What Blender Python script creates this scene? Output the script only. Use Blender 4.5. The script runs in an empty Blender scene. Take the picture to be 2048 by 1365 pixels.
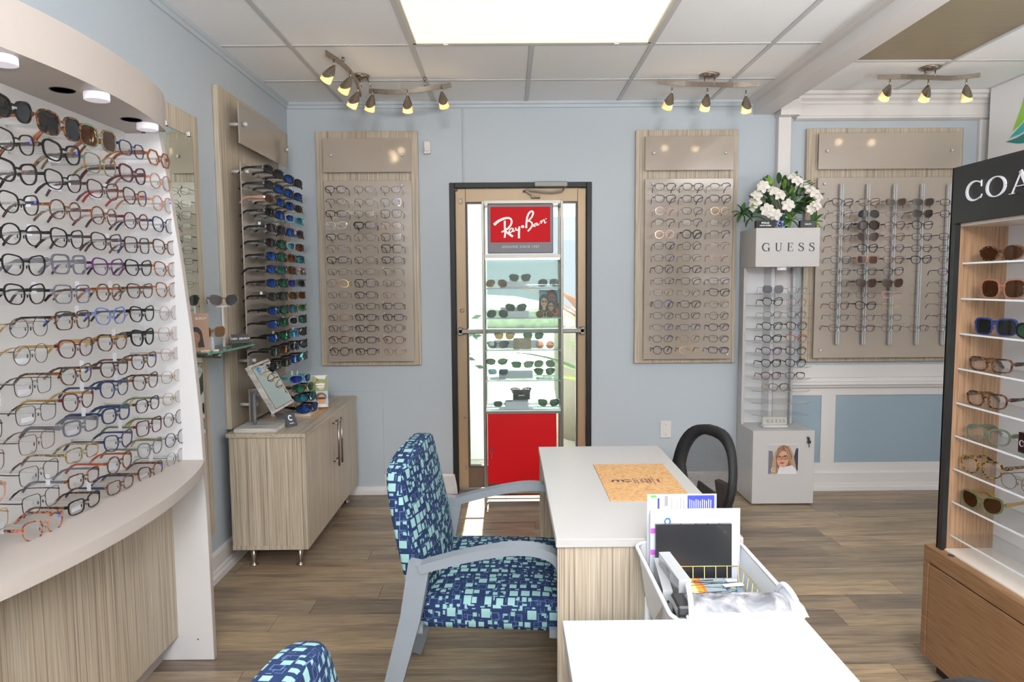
import bpy, bmesh, math, random
from mathutils import Vector, Matrix
random.seed(7)
PI = math.pi
S = bpy.context.scene
COL = S.collection

# ------------------------------------------------------------------ camera
F, PT, YW, RL, CZ = 1386.37, -8.236e-2, 6.036e-3, -7.404e-3, 1.445
_f = Vector((math.sin(YW)*math.cos(PT), math.cos(YW)*math.cos(PT), math.sin(PT)))
_r = Vector((math.cos(YW), -math.sin(YW), 0)); _u = _r.cross(_f)
CR = _r*math.cos(RL)+_u*math.sin(RL); CU = _u*math.cos(RL)-_r*math.sin(RL)
cam = bpy.data.cameras.new('camera'); camo = bpy.data.objects.new('camera', cam); COL.objects.link(camo)
m = Matrix((CR, CU, -_f)).transposed().to_4x4(); m.translation = Vector((0, 0, CZ)); camo.matrix_world = m
cam.sensor_width = 36; cam.lens = F/2048*36; cam.clip_start = .02; cam.clip_end = 200
S.camera = camo
def at(u, v, x=None, y=None, z=None):
    """point of the room seen at a place of the photograph, on a known plane"""
    d = CR*((u-1024)/F)+CU*((682.5-v)/F)+_f
    t = x/d.x if x is not None else y/d.y if y is not None else (z-CZ)/d.z
    return Vector((d.x*t, d.y*t, CZ+d.z*t))

# ------------------------------------------------------------------ world, sun, exposure
S.view_settings.view_transform = 'Standard'
try: S.view_settings.look = 'None'
except Exception: pass
S.view_settings.gamma = 1; S.view_settings.use_curve_mapping = False
S.view_settings.exposure = 0.25
S.cycles.transparent_max_bounces = 28
S.cycles.max_bounces = 8; S.cycles.diffuse_bounces = 4; S.cycles.glossy_bounces = 4
S.cycles.caustics_reflective = False; S.cycles.caustics_refractive = False
S.cycles.sample_clamp_indirect = 4
w = bpy.data.worlds.new('sky'); S.world = w; w.use_nodes = True
nt = w.node_tree; bg = nt.nodes['Background']
bg.inputs[0].default_value = (.80, .89, 1, 1); bg.inputs[1].default_value = 1.0   # bright hazy sky
def lamp(kind, name, loc, energy, color=(1, 1, 1), size=1, sy=None, aim=None, rot=None):
    l = bpy.data.lights.new(name, kind); l.energy = energy; l.color = color
    if kind == 'AREA':
        l.shape = 'RECTANGLE'; l.size = size; l.size_y = sy or size
    elif kind == 'SUN': l.angle = math.radians(.6)
    else: l.shadow_soft_size = size
    o = bpy.data.objects.new(name, l); o.location = loc; COL.objects.link(o)
    if aim is not None: o.rotation_euler = (Vector(aim)-Vector(loc)).to_track_quat('-Z', 'Y').to_euler()
    return o
SUN = lamp('SUN', 'sun', (0, 8, 8), 95, (1, .97, .93), aim=(0-.01, 8-.93*4, 8-2.03*4))
KEY = lamp('AREA', 'bounced_flash', (.15, -2.1, 2.55), 82, (1, .99, .985), .6, aim=(.3, 4.2, 1.2))
A1 = lamp('AREA', 'added_fill_rear_one', (.15, .9, 2.6), 6, (1, .98, .95), 1.2, .6, aim=(.15, 1.2, 0))  # added fill lamp, no ceiling fitting is known here
A2 = lamp('AREA', 'added_fill_rear_two', (2.4, 1.2, 2.6), 16, (1, .98, .95), 1.2, .6, aim=(2.3, 1.0, 0))  # added fill lamp for the right part of the room
A3 = lamp('AREA', 'added_fill_rear_three', (.6, -2.1, 2.6), 32, (1, .985, .96), 2.6, .9, aim=(.6, 3, .8))  # large added fill lamp behind the camera, evens out the room
UP = lamp('AREA', 'flash_on_ceiling', (.5, -.85, 1.43), 270, (1, .99, .995), .5, aim=(.5, -.85, 2.65))
UP2 = lamp('AREA', 'added_uplight_right', (2.45, .8, 1.43), 75, (1, .99, .995), .5, aim=(2.45, .8, 2.65))  # second uplight, added to brighten the ceiling on the right

# ------------------------------------------------------------------ materials
def lin(c):
    if isinstance(c, str):
        c = [int(c[i:i+2], 16)/255 for i in (0, 2, 4)]
        return tuple(((v+.055)/1.055)**2.4 if v > .04045 else v/12.92 for v in c)+(1,)
    return tuple(c)+(1,) if len(c) == 3 else tuple(c)
MATS = {}
def mat(name, color='808080', rough=.5, metal=0, spec=.5, emit=0, coat=0, bump=0, bscale=200):
    if name in MATS: return MATS[name]
    m = bpy.data.materials.new(name); m.use_nodes = True; MATS[name] = m
    b = m.node_tree.nodes['Principled BSDF']; b.inputs['Base Color'].default_value = lin(color)
    b.inputs['Roughness'].default_value = rough; b.inputs['Metallic'].default_value = metal
    b.inputs['Specular IOR Level'].default_value = spec; b.inputs['Coat Weight'].default_value = coat
    if emit: b.inputs['Emission Color'].default_value = lin(color); b.inputs['Emission Strength'].default_value = emit
    if bump:
        n = m.node_tree; t = n.nodes.new('ShaderNodeTexCoord'); q = n.nodes.new('ShaderNodeTexNoise'); u = n.nodes.new('ShaderNodeBump')
        q.inputs['Scale'].default_value = bscale; u.inputs['Strength'].default_value = bump; u.inputs['Distance'].default_value = .002
        n.links.new(t.outputs['Object'], q.inputs['Vector']); n.links.new(q.outputs['Fac'], u.inputs['Height']); n.links.new(u.outputs[0], b.inputs['Normal'])
    return m
def ramp(nt, stops, interp='LINEAR'):
    r = nt.nodes.new('ShaderNodeValToRGB'); e = r.color_ramp; e.interpolation = interp
    e.elements[0].position = stops[0][0]; e.elements[0].color = lin(stops[0][1])
    e.elements[1].position = stops[-1][0]; e.elements[1].color = lin(stops[-1][1])
    for p, c in stops[1:-1]: x = e.elements.new(p); x.color = lin(c)
    return r
def noisy(name, stops, scale=(1, 1, 1), nscale=1, detail=3, rough=.5, bump=0, interp='LINEAR', spec=.5, coat=0, dist=0, metal=0):
    if name in MATS: return MATS[name]
    m = mat(name, rough=rough, spec=spec, coat=coat, metal=metal); n = m.node_tree; b = n.nodes['Principled BSDF']
    t = n.nodes.new('ShaderNodeTexCoord'); mp = n.nodes.new('ShaderNodeMapping'); mp.inputs['Scale'].default_value = scale
    q = n.nodes.new('ShaderNodeTexNoise'); q.inputs['Scale'].default_value = nscale; q.inputs['Detail'].default_value = detail
    q.inputs['Distortion'].default_value = dist
    r = ramp(n, stops, interp); L = n.links.new
    L(t.outputs['Object'], mp.inputs[0]); L(mp.outputs[0], q.inputs['Vector']); L(q.outputs['Fac'], r.inputs[0]); L(r.outputs[0], b.inputs['Base Color'])
    if bump:
        u = n.nodes.new('ShaderNodeBump'); u.inputs['Strength'].default_value = bump; u.inputs['Distance'].default_value = .001
        L(q.outputs['Fac'], u.inputs['Height']); L(u.outputs[0], b.inputs['Normal'])
    return m
def sheer(name, color, fac=.1, rough=.03, tint='ffffff', gloss=.5):
    """thin clear sheet: mostly see-through, with a body colour and a surface reflection"""
    if name in MATS: return MATS[name]
    m = bpy.data.materials.new(name); m.use_nodes = True; MATS[name] = m; n = m.node_tree
    b = n.nodes['Principled BSDF']; b.inputs['Base Color'].default_value = lin(color); b.inputs['Roughness'].default_value = rough
    t = n.nodes.new('ShaderNodeBsdfTransparent'); t.inputs[0].default_value = lin(tint)
    lw = n.nodes.new('ShaderNodeFresnel'); lw.inputs[0].default_value = 1.45
    g = n.nodes.new('ShaderNodeBsdfGlossy'); g.inputs['Roughness'].default_value = rough
    mx = n.nodes.new('ShaderNodeMixShader'); mx.inputs[0].default_value = fac
    m2 = n.nodes.new('ShaderNodeMixShader'); mu = n.nodes.new('ShaderNodeMath'); mu.operation = 'MULTIPLY'; mu.inputs[1].default_value = gloss
    L = n.links.new; L(t.outputs[0], mx.inputs[1]); L(b.outputs[0], mx.inputs[2])
    L(lw.outputs[0], mu.inputs[0]); L(mu.outputs[0], m2.inputs[0]); L(mx.outputs[0], m2.inputs[1]); L(g.outputs[0], m2.inputs[2])
    L(m2.outputs[0], n.nodes['Material Output'].inputs[0]); return m
def lam(name, grain, dark=0):
    sc = {'X': (1.2, 170, 170), 'Y': (170, 1.2, 170), 'Z': (170, 170, 1.2)}[grain]
    return noisy(name, [(.30, '80746a'), (.40, 'a3937f'), (.47, 'c0b39e'), (.53, '9b8e7e'), (.60, 'cbc1ae'), (.70, 'ab9c87')], sc, 1, 2, .42, .25)
LAMZ = lam('striped_laminate_upright', 'Z'); LAMY = lam('striped_laminate_lengthwise', 'Y'); LAMX = lam('striped_laminate_crosswise', 'X')
WALL = mat('pale_blue_paint', 'b2bbc2', .45, spec=.35, bump=.12, bscale=260)
WHITE = mat('white_paint', 'd9d6d4', .4, bump=.05, bscale=40)
TILE = mat('white_ceiling_tile', 'f4f6f8', .9, bump=.5, bscale=350)
TEE = mat('white_metal_grid', 'c4c6c8', .45)
GREYLAM = mat('warm_grey_laminate', 'b1a8a1', .4)
WLAM = mat('white_laminate', 'dcdcde', .3)
MELA = mat('white_melamine', 'bebcba', .34)
NICKEL = noisy('brushed_nickel', [(.3, '8d8379'), (.7, 'aaa094')], (40, 40, 400), 1, 2, .28, 0, metal=1)
CHROME = mat('polished_chrome', 'd5d5d5', .12, 1)
STEEL = mat('satin_steel', '7c7973', .42, .9)
BLACK = mat('black_satin', '1d1d1e', .38)
DARK = mat('dark_charcoal', '2f3033', .5)
BRONZE = mat('bronze_aluminium', '9a8468', .42, .25, bump=.1, bscale=30)
JAMB = mat('weathered_black_frame', '161616', .45, spec=.3, bump=.4, bscale=60)
RED = mat('red_lacquer', 'b2000a', .45, spec=.25)
MIRROR = mat('mirror_silver', 'e6efe6', .01, 1)
MGREEN = mat('mirror_glass_edge', '2b4a3c', .1)
ACR = sheer('clear_acrylic', 'ffffff', .10, .05, 'fbfdfd', .6)
CLR = sheer('clear_shelf_acrylic', 'ffffff', .035, .05, 'fdfefe', .22)
ACRE = sheer('bright_acrylic_edge', 'ffffff', .55, .1, 'ffffff', .6)
GLASS = sheer('window_glass', 'e8f0ec', .035, .01, 'f2f7f5', .6)
GLASSE = mat('green_glass_edge', '4d8473', .15)
FROST = sheer('frosted_taupe_acrylic', 'bcb0a3', .74, .09, 'e8e0d8', .9)
CORK = noisy('cork', [(.30, '7b5230'), (.40, 'b58a58'), (.5, 'c79c69'), (.6, 'd0a878'), (.7, 'b38350')], (90, 260, 200), 1, 4, .8, .3)
OAK = noisy('teak_veneer', [(.3, '80614a'), (.5, '9c7b5e'), (.7, 'ab8a6c')], (140, 140, 6), 1, 4, .45, .1)
OAKX = noisy('teak_veneer_lengthwise', [(.3, '76573c'), (.5, '8a6747'), (.7, '967352')], (80, 8, 170), 1, 4, .42, .1)
CREAM = mat('cream_laminate', 'e3d8cd', .25)
GREYWOOD = noisy('whitewashed_wood', [(.3, '96928d'), (.5, 'bdb9b3'), (.7, 'cfccc7')], (8, 60, 60), 1, 4, .6, .2)
CHAIRM = mat('grey_powder_coat', '7b8188', .42, spec=.3)
PAPER = mat('white_paper', 'd5d8e0', .7)
BARM = mat('aluminium_bar', 'c2c4c5', .4, .2)
LITE = mat('lit_diffuser', 'fff9ea', .5, emit=.66)
PUCK = mat('white_puck_light', 'f3effa', .4, emit=.25)
SHADE = mat('warm_glass_shade', 'ffdb94', .3, emit=.35)
GOLDW = mat('gold_wire', 'cbb87a', .3, .8)
ROSEP = mat('grey_floor_plastic', '555555', .5)

def planks():
    m = mat('vinyl_oak_plank', rough=.36, spec=.45); n = m.node_tree; b = n.nodes['Principled BSDF']; L = n.links.new
    t = n.nodes.new('ShaderNodeTexCoord'); oi = n.nodes.new('ShaderNodeObjectInfo')
    ad = n.nodes.new('ShaderNodeVectorMath'); ad.operation = 'ADD'
    cm = n.nodes.new('ShaderNodeCombineXYZ'); mu = n.nodes.new('ShaderNodeMath'); mu.operation = 'MULTIPLY'; mu.inputs[1].default_value = 37
    L(oi.outputs['Random'], mu.inputs[0]); L(mu.outputs[0], cm.inputs[0]); L(mu.outputs[0], cm.inputs[1])
    L(t.outputs['Object'], ad.inputs[0]); L(cm.outputs[0], ad.inputs[1])
    outs = []
    for sc, det in (((2.2, 26, 1), 6), ((9, 210, 1), 3), ((1.3, 5, 1), 2)):
        mp = n.nodes.new('ShaderNodeMapping'); mp.inputs['Scale'].default_value = sc
        q = n.nodes.new('ShaderNodeTexNoise'); q.inputs['Scale'].default_value = 1; q.inputs['Detail'].default_value = det; q.inputs['Distortion'].default_value = .6
        L(ad.outputs[0], mp.inputs[0]); L(mp.outputs[0], q.inputs['Vector']); outs.append(q)
    r1 = ramp(n, [(.28, '807468'), (.45, '9d8e7c'), (.55, 'b0a08a'), (.72, '958777')]); L(outs[0].outputs['Fac'], r1.inputs[0])
    r2 = ramp(n, [(.35, '8c8c8c'), (.5, 'c8c8c8'), (.68, 'f4f4f4')]); L(outs[1].outputs['Fac'], r2.inputs[0])
    r3 = ramp(n, [(.35, 'a09a98'), (.65, 'fff4e0')]); L(outs[2].outputs['Fac'], r3.inputs[0])
    prev = r1.outputs[0]
    for src, f in ((r2.outputs[0], .55), (r3.outputs[0], .5), (oi.outputs['Color'], 1)):
        mx = n.nodes.new('ShaderNodeMix'); mx.data_type = 'RGBA'; mx.blend_type = 'MULTIPLY'; mx.inputs[0].default_value = f
        L(prev, mx.inputs[6]); L(src, mx.inputs[7]); prev = mx.outputs[2]
    L(prev, b.inputs['Base Color'])
    u = n.nodes.new('ShaderNodeBump'); u.inputs['Strength'].default_value = .25; u.inputs['Distance'].default_value = .001
    L(outs[1].outputs['Fac'], u.inputs['Height']); L(u.outputs[0], b.inputs['Normal']); return m
PLANK = planks()

def fabric():
    """navy upholstery printed with aqua squares and thin outlined boxes"""
    m = mat('navy_fabric_with_aqua_squares', rough=.85, spec=.2); n = m.node_tree; b = n.nodes['Principled BSDF']; L = n.links.new
    t = n.nodes.new('ShaderNodeUVMap'); col = None
    def M(op, a, c):
        k = n.nodes.new('ShaderNodeMath'); k.operation = op
        for i, v in enumerate((a, c)):
            if isinstance(v, (int, float)): k.inputs[i].default_value = v
            else: L(v, k.inputs[i])
        return k.outputs[0]
    def layer(scale, rmin, rmax, off, thr):
        mp = n.nodes.new('ShaderNodeMapping'); mp.inputs['Location'].default_value = (off, off*.7, 0)
        v = n.nodes.new('ShaderNodeTexVoronoi'); v.voronoi_dimensions = '2D'; v.distance = 'CHEBYCHEV'; v.inputs['Scale'].default_value = scale; v.inputs['Randomness'].default_value = .55
        L(t.outputs[0], mp.inputs[0]); L(mp.outputs[0], v.inputs['Vector'])
        sp = n.nodes.new('ShaderNodeSeparateColor'); L(v.outputs['Color'], sp.inputs[0])
        rr = M('ADD', M('MULTIPLY', sp.outputs[0], rmax-rmin), rmin)
        inside = M('LESS_THAN', v.outputs['Distance'], rr); on = M('GREATER_THAN', sp.outputs[1], thr)
        edge = M('LESS_THAN', M('ABSOLUTE', M('SUBTRACT', v.outputs['Distance'], rr), 0), .022)
        far = M('GREATER_THAN', v.outputs['Distance'], M('ADD', M('MULTIPLY', rr, on), .16)); FAR.append(far)
        return M('MULTIPLY', inside, on), M('MULTIPLY', edge, M('SUBTRACT', 1, on))
    FAR = []; a1, e1 = layer(29, .20, .40, 0, .42); a2, e2 = layer(44, .18, .34, 3.3, .30)
    a2 = M('MULTIPLY', a2, FAR[0]); e2 = M('MULTIPLY', e2, FAR[0])
    base = n.nodes.new('ShaderNodeRGB'); base.outputs[0].default_value = lin('1b294b'); prev = base.outputs[0]
    for fac, c in ((e2, '536a8e'), (e1, '536a8e'), (a2, '7ba19f'), (a1, '84aaa8')):
        mx = n.nodes.new('ShaderNodeMix'); mx.data_type = 'RGBA'; L(fac, mx.inputs[0]); L(prev, mx.inputs[6]); mx.inputs[7].default_value = lin(c); prev = mx.outputs[2]
    L(prev, b.inputs['Base Color']); return m
FABRIC = fabric()

# ------------------------------------------------------------------ mesh builder
class MB:
    def __init__(s): s.v = []; s.f = []; s.m = []; s.smooth = []; s.uv = {}
    def add(s, vs, fs, mi=0, sm=False):
        o = len(s.v); s.v += [Vector(p) for p in vs]
        for f in fs: s.f.append([i+o for i in f]); s.m.append(mi); s.smooth.append(sm)
        return s
    def box(s, x0, x1, y0, y1, z0, z1, ch=0, mi=0, M=None):
        if x0 > x1: x0, x1 = x1, x0
        if y0 > y1: y0, y1 = y1, y0
        if z0 > z1: z0, z1 = z1, z0
        if ch:
            ch = min(ch, (x1-x0)*.45, (y1-y0)*.45, (z1-z0)*.45)
            b = bmesh.new(); bmesh.ops.create_cube(b, size=1)
            for v in b.verts: v.co = Vector(((x0+x1)/2+v.co.x*(x1-x0), (y0+y1)/2+v.co.y*(y1-y0), (z0+z1)/2+v.co.z*(z1-z0)))
            bmesh.ops.bevel(b, geom=b.edges[:], offset=ch, segments=2 if ch > .004 else 1, profile=.5, affect='EDGES')
            b.verts.index_update(); vs = [v.co.copy() for v in b.verts]; fs = [[v.index for v in f.verts] for f in b.faces]; b.free()
        else:
            vs = [Vector((x, y, z)) for z in (z0, z1) for y in (y0, y1) for x in (x0, x1)]
            fs = [(0, 2, 3, 1), (4, 5, 7, 6), (0, 1, 5, 4), (2, 6, 7, 3), (0, 4, 6, 2), (1, 3, 7, 5)]
        if M is not None: vs = [M @ v for v in vs]
        return s.add(vs, fs, mi)
    def obox(s, c, ax, ay, az, mi=0):
        """box from a centre and three half-axis vectors"""
        c = Vector(c); ax = Vector(ax); ay = Vector(ay); az = Vector(az)
        vs = [c+ax*i+ay*j+az*k for k in (-1, 1) for j in (-1, 1) for i in (-1, 1)]
        return s.add(vs, [(0, 2, 3, 1), (4, 5, 7, 6), (0, 1, 5, 4), (2, 6, 7, 3), (0, 4, 6, 2), (1, 3, 7, 5)], mi)
    def tube(s, pts, r, n=8, mi=0, sm=True, cap=True, closed=False):
        pts = [Vector(p) for p in pts]; k = len(pts); rs = r if isinstance(r, (list, tuple)) else [r]*k
        vs = []; fs = []; up = None
        for i, p in enumerate(pts):
            a = pts[(i-1) % k] if (closed or i) else p; b = pts[(i+1) % k] if (closed or i < k-1) else p
            d = (b-a).normalized()
            if up is None: up = Vector((0, 0, 1)) if abs(d.z) < .9 else Vector((1, 0, 0))
            q = (up-d*up.dot(d)).normalized(); up = q; e = d.cross(q)
            for j in range(n):
                t = 2*PI*j/n; vs.append(p+(q*math.cos(t)+e*math.sin(t))*rs[i])
        for i in range(k if closed else k-1):
            for j in range(n):
                a = i*n+j; b = i*n+(j+1) % n; c = ((i+1) % k)*n; fs.append((a, b, c+(j+1) % n, c+j))
        s.add(vs, fs, mi, sm)
        if cap and not closed:
            o = len(s.v)-k*n; s.f += [[o+j for j in range(n)][::-1], [o+(k-1)*n+j for j in range(n)]]; s.m += [mi]*2; s.smooth += [False]*2
        return s
    def strap(s, pts, hw, ht, side=(0, 1, 0), mi=0, closed=False):
        """flat bar swept along pts; hw half width along side, ht half thickness (may be lists)"""
        pts = [Vector(p) for p in pts]; k = len(pts); side = Vector(side).normalized()
        W = hw if isinstance(hw, (list, tuple)) else [hw]*k; T = ht if isinstance(ht, (list, tuple)) else [ht]*k; vs = []
        for i, p in enumerate(pts):
            a = pts[(i-1) % k] if (closed or i) else p; b = pts[(i+1) % k] if (closed or i < k-1) else p
            d = (b-a).normalized(); sd = (side-d*side.dot(d)).normalized(); nn = d.cross(sd)
            vs += [p+sd*W[i]+nn*T[i], p-sd*W[i]+nn*T[i], p-sd*W[i]-nn*T[i], p+sd*W[i]-nn*T[i]]
        fs = []
        for i in range(k if closed else k-1):
            j = ((i+1) % k)*4; i4 = i*4
            for q in range(4): fs.append((i4+q, i4+(q+1) % 4, j+(q+1) % 4, j+q))
        if not closed: fs += [(3, 2, 1, 0), (k*4-4, k*4-3, k*4-2, k*4-1)]
        return s.add(vs, fs, mi)
    def lathe(s, prof, c=(0, 0, 0), n=20, mi=0, axis=None, sm=True):
        """prof: list of (radius, height)"""
        c = Vector(c); A = Vector(axis or (0, 0, 1)).normalized(); q = Vector((1, 0, 0)) if abs(A.x) < .9 else Vector((0, 1, 0))
        q = (q-A*q.dot(A)).normalized(); e = A.cross(q); vs = []; fs = []
        for r, h in prof:
            for j in range(n):
                t = 2*PI*j/n; vs.append(c+A*h+(q*math.cos(t)+e*math.sin(t))*max(r, 1e-5))
        for i in range(len(prof)-1):
            for j in range(n): fs.append((i*n+j, i*n+(j+1) % n, (i+1)*n+(j+1) % n, (i+1)*n+j))
        s.add(vs, fs, mi, sm); o = len(s.v)-len(prof)*n; l = o+(len(prof)-1)*n
        s.f += [[o+j for j in range(n)][::-1], [l+j for j in range(n)]]; s.m += [mi]*2; s.smooth += [False]*2; return s
    def prism(s, poly, a, b, plane='XY', mi=0):
        """polygon extruded between a and b along the third axis"""
        def P(u, v, t): return {'XY': (u, v, t), 'XZ': (u, t, v), 'YZ': (t, u, v)}[plane]
        n = len(poly); vs = [P(u, v, a) for u, v in poly]+[P(u, v, b) for u, v in poly]
        fs = [list(range(n))[::-1], list(range(n, 2*n))]+[(i, (i+1) % n, n+(i+1) % n, n+i) for i in range(n)]
        return s.add(vs, fs, mi)
    def ell(s, c, r, n=10, mi=0):
        c = Vector(c); vs = []; fs = []; k = n//2+1
        for i in range(k):
            a = PI*i/(k-1)
            for j in range(n): t = 2*PI*j/n; vs.append(c+Vector((r[0]*math.sin(a)*math.cos(t), r[1]*math.sin(a)*math.sin(t), r[2]*math.cos(a))))
        for i in range(k-1):
            for j in range(n): fs.append((i*n+j, (i+1)*n+j, (i+1)*n+(j+1) % n, i*n+(j+1) % n))
        return s.add(vs, fs, mi, True)
    def ribbon(s, pts, ws, fr, th=.0012, mi=0):
        """flat lettering stroke: 2D pts with widths, placed by fr(u, v, t)"""
        k = len(pts); Lp = []; Rp = []
        for i, (u, v) in enumerate(pts):
            a = pts[max(i-1, 0)]; b = pts[min(i+1, k-1)]; d = math.hypot(b[0]-a[0], b[1]-a[1]) or 1
            nx, ny = -(b[1]-a[1])/d, (b[0]-a[0])/d; h = (ws[i] if isinstance(ws, (list, tuple)) else ws)/2
            Lp.append((u+nx*h, v+ny*h)); Rp.append((u-nx*h, v-ny*h))
        vs = [fr(*p, th) for p in Lp]+[fr(*p, th) for p in Rp]+[fr(*p, 0) for p in Lp]+[fr(*p, 0) for p in Rp]; fs = []
        for i in range(k-1):
            fs += [(i, i+1, k+i+1, k+i), (i, 2*k+i, 2*k+i+1, i+1), (k+i, k+i+1, 3*k+i+1, 3*k+i)]
        return s.add(vs, fs, mi)
    def flat(s, poly, fr, th=.0004, mi=0):
        n = len(poly); vs = [fr(u, v, th) for u, v in poly]+[fr(u, v, 0) for u, v in poly]
        return s.add(vs, [list(range(n))]+[(i, (i+1) % n, n+(i+1) % n, n+i) for i in range(n)], mi)
    def mesh(s, name, mats, off=Vector((0, 0, 0)), fix=True):
        me = bpy.data.meshes.new(name); me.from_pydata([v-off for v in s.v], [], s.f)
        for mm in (mats if isinstance(mats, (list, tuple)) else [mats]): me.materials.append(mm)
        me.polygons.foreach_set('material_index', s.m); me.polygons.foreach_set('use_smooth', s.smooth)
        if fix:
            b = bmesh.new(); b.from_mesh(me); bmesh.ops.recalc_face_normals(b, faces=b.faces[:]); b.to_mesh(me); b.free()
        me.update(); return me
def tag(o, label=None, cat=None, group=None, kind=None):
    for k, v in (('label', label), ('category', cat), ('group', group), ('kind', kind)):
        if v: o[k] = v
    return o
def worldloc(o):
    p = Vector((0, 0, 0))
    while o is not None: p += o.location; o = o.parent
    return p
def thing(name, loc, label, cat, group=None, rz=0):
    o = bpy.data.objects.new(name, None); o.empty_display_size = .05; o.location = loc; o.rotation_euler = (0, 0, rz)
    COL.objects.link(o); return tag(o, label, cat, group)
def part(parent, name, mb, mats, label=None, local=False, kind=None, fix=True):
    off = Vector((0, 0, 0)) if local else worldloc(parent)
    o = bpy.data.objects.new(name, mb.mesh(name, mats, off, fix)); o.parent = parent; COL.objects.link(o)
    return tag(o, label, kind=kind)
def top(name, mb, mats, label=None, cat=None, group=None, kind=None, origin=None):
    if origin is None:
        xs = [v.x for v in mb.v]; ys = [v.y for v in mb.v]; origin = Vector(((min(xs)+max(xs))/2, (min(ys)+max(ys))/2, min(v.z for v in mb.v)))
    origin = Vector(origin); o = bpy.data.objects.new(name, mb.mesh(name, mats, origin)); o.location = origin; COL.objects.link(o)
    return tag(o, label, cat, group, kind)
def struct(name, mb, mats): return top(name, mb, mats, kind='structure', origin=(0, 0, 0))
def B(*a, **k): return MB().box(*a, **k)
def text_mesh(txt, size, fr, mb, mi=0, align='CENTER', space=1.0, bold=0, th=.0006):
    """lettering laid flat with fr(u, v, t)"""
    c = bpy.data.curves.new('t', 'FONT'); c.body = txt; c.size = size; c.align_x = align; c.align_y = 'CENTER'; c.space_character = space; c.offset = bold
    c.resolution_u = 3
    o = bpy.data.objects.new('t', c); me = bpy.data.meshes.new_from_object(o)
    mb.add([fr(v.co.x, v.co.y, th) for v in me.vertices], [list(p.vertices) for p in me.polygons], mi)
    bpy.data.objects.remove(o); bpy.data.curves.remove(c); bpy.data.meshes.remove(me); return mb
def frame_fn(o, ux, uy):
    """local flat frame: origin, right and up unit vectors"""
    o = Vector(o); ux = Vector(ux).normalized(); uy = Vector(uy).normalized(); n = ux.cross(uy).normalized()
    return lambda u, v, t=0: o+ux*u+uy*v+n*t
def smooth_path(p, n=5, closed=False):
    out = []; k = len(p)
    P = [tuple(q) for q in p]
    for i in range(k if closed else k-1):
        a = P[(i-1) % k] if (closed or i) else P[0]; b = P[i]; c = P[(i+1) % k]; d = P[(i+2) % k] if (closed or i < k-2) else P[-1]
        for j in range(n):
            t = j/n; out.append(tuple(.5*((2*b[q])+(-a[q]+c[q])*t+(2*a[q]-5*b[q]+4*c[q]-d[q])*t*t+(-a[q]+3*b[q]-3*c[q]+d[q])*t**3) for q in range(len(b))))
    if not closed: out.append(P[-1])
    return out

# ================================================================== the room
YB, XL, ZC, ZR = 4.716, -1.455, 2.65, 2.69
XR = 3.26
# floor: one plank after the other
fl = struct('floor', B(XL-.1, XR+.6, -2.6, YB+.02, -.06, -.004), mat('dark_floor_joint', '3a322a', .8))
rng = random.Random(5); PW, PL = .1467, 1.22; pm = {}
tones = [(.82, .82, .84), (1, .98, .93), (1.18, 1.13, 1.02), (.92, .9, .9), (1.08, 1.0, .9), (.78, .76, .77), (1.0, .96, .92)]
row = 0; y = YB
while y > .55:
    y0 = y-PW if row else 4.56; y0 = round(y0, 4)
    x = XL-rng.random()*PL
    while x < XR+.5:
        xa, xb = max(x, XL), min(x+PL, XR+.5)
        if xb-xa > .03:
            key = (round(xb-xa, 3), round(y-y0, 3))
            if key not in pm:
                mb = MB(); mb.box(0, xb-xa-.0015, 0, y-y0-.0012, -.006, 0, ch=.0006); pm[key] = mb.mesh('plank', PLANK)
            o = bpy.data.objects.new('plank', pm[key]); o.location = (xa, y0, 0); o.parent = fl; COL.objects.link(o)
            k = tones[rng.randrange(len(tones))]; j = 1.12*rng.uniform(.93, 1.07); o.color = (k[0]*j, k[1]*j, k[2]*j, 1)
        x += PL
    y = y0; row += 1
struct('floor_behind_camera', B(XL, XR+.5, -2.6, y-.001, -.004, 0), mat('vinyl_floor_plain', '8b7860', .5))
# ceiling over the left part: grid of tiles with a light in it
BX0, BX1 = 1.645, 1.785
gx = [-1.696+.61*i for i in range(1, 7)]; gy = [4.227-.61*i for i in range(0, 12)]
ce = struct('ceiling', B(XL-.1, 1.8, -2.6, YB+.1, 2.70, 2.76), WHITE)
xs = [XL]+[g for g in gx if g < BX0]+[BX0]; ys = [YB]+gy; tm = {}
def tile(xa, xb, ya, yb, z, par):
    key = (round(xb-xa, 3), round(yb-ya, 3))
    if key not in tm:
        mb = MB(); mb.box(.011, xb-xa-.011, .011, yb-ya-.011, 0, .012, ch=.003); tm[key] = mb.mesh('ceiling_tile', TILE)
    o = bpy.data.objects.new('ceiling_tile', tm[key]); o.location = (xa, ya, z); o.parent = par; COL.objects.link(o)
for j in range(len(ys)-1):
    for i in range(len(xs)-1):
        if ys[j] < 3.1 and ys[j] > 2.9 and -.5 < xs[i] < .7: pass
        if abs(ys[j]-3.617) < .01 and -.5 < xs[i] < .7: continue
        tile(xs[i], xs[i+1], ys[j+1], ys[j], ZC+.002, ce)
def tees(par, lx, ly, x0, x1, y0, y1, z):
    for x in lx:
        for a, b in (((y0, 3.007), (3.617, y1)) if abs(x-.134) < .01 else ((y0, y1),)): part(par, 'grid_bar', MB().box(x-.012, x+.012, a, b, z-.002, z+.004), TEE)
    for y in ly:
        part(par, 'grid_bar', MB().box(x0, x1, y-.012, y+.012, z-.0015, z+.0045), TEE)
tees(ce, [g for g in gx if g < BX0], [g for g in gy if g > -2.5], XL, BX0, -2.5, YB, ZC)
part(ce, 'wall_angle', MB().box(XL, BX0, YB-.02, YB, ZC-.002, ZC+.004).box(XL, XL+.02, -2.5, YB, ZC-.002, ZC+.004), TEE)
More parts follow.
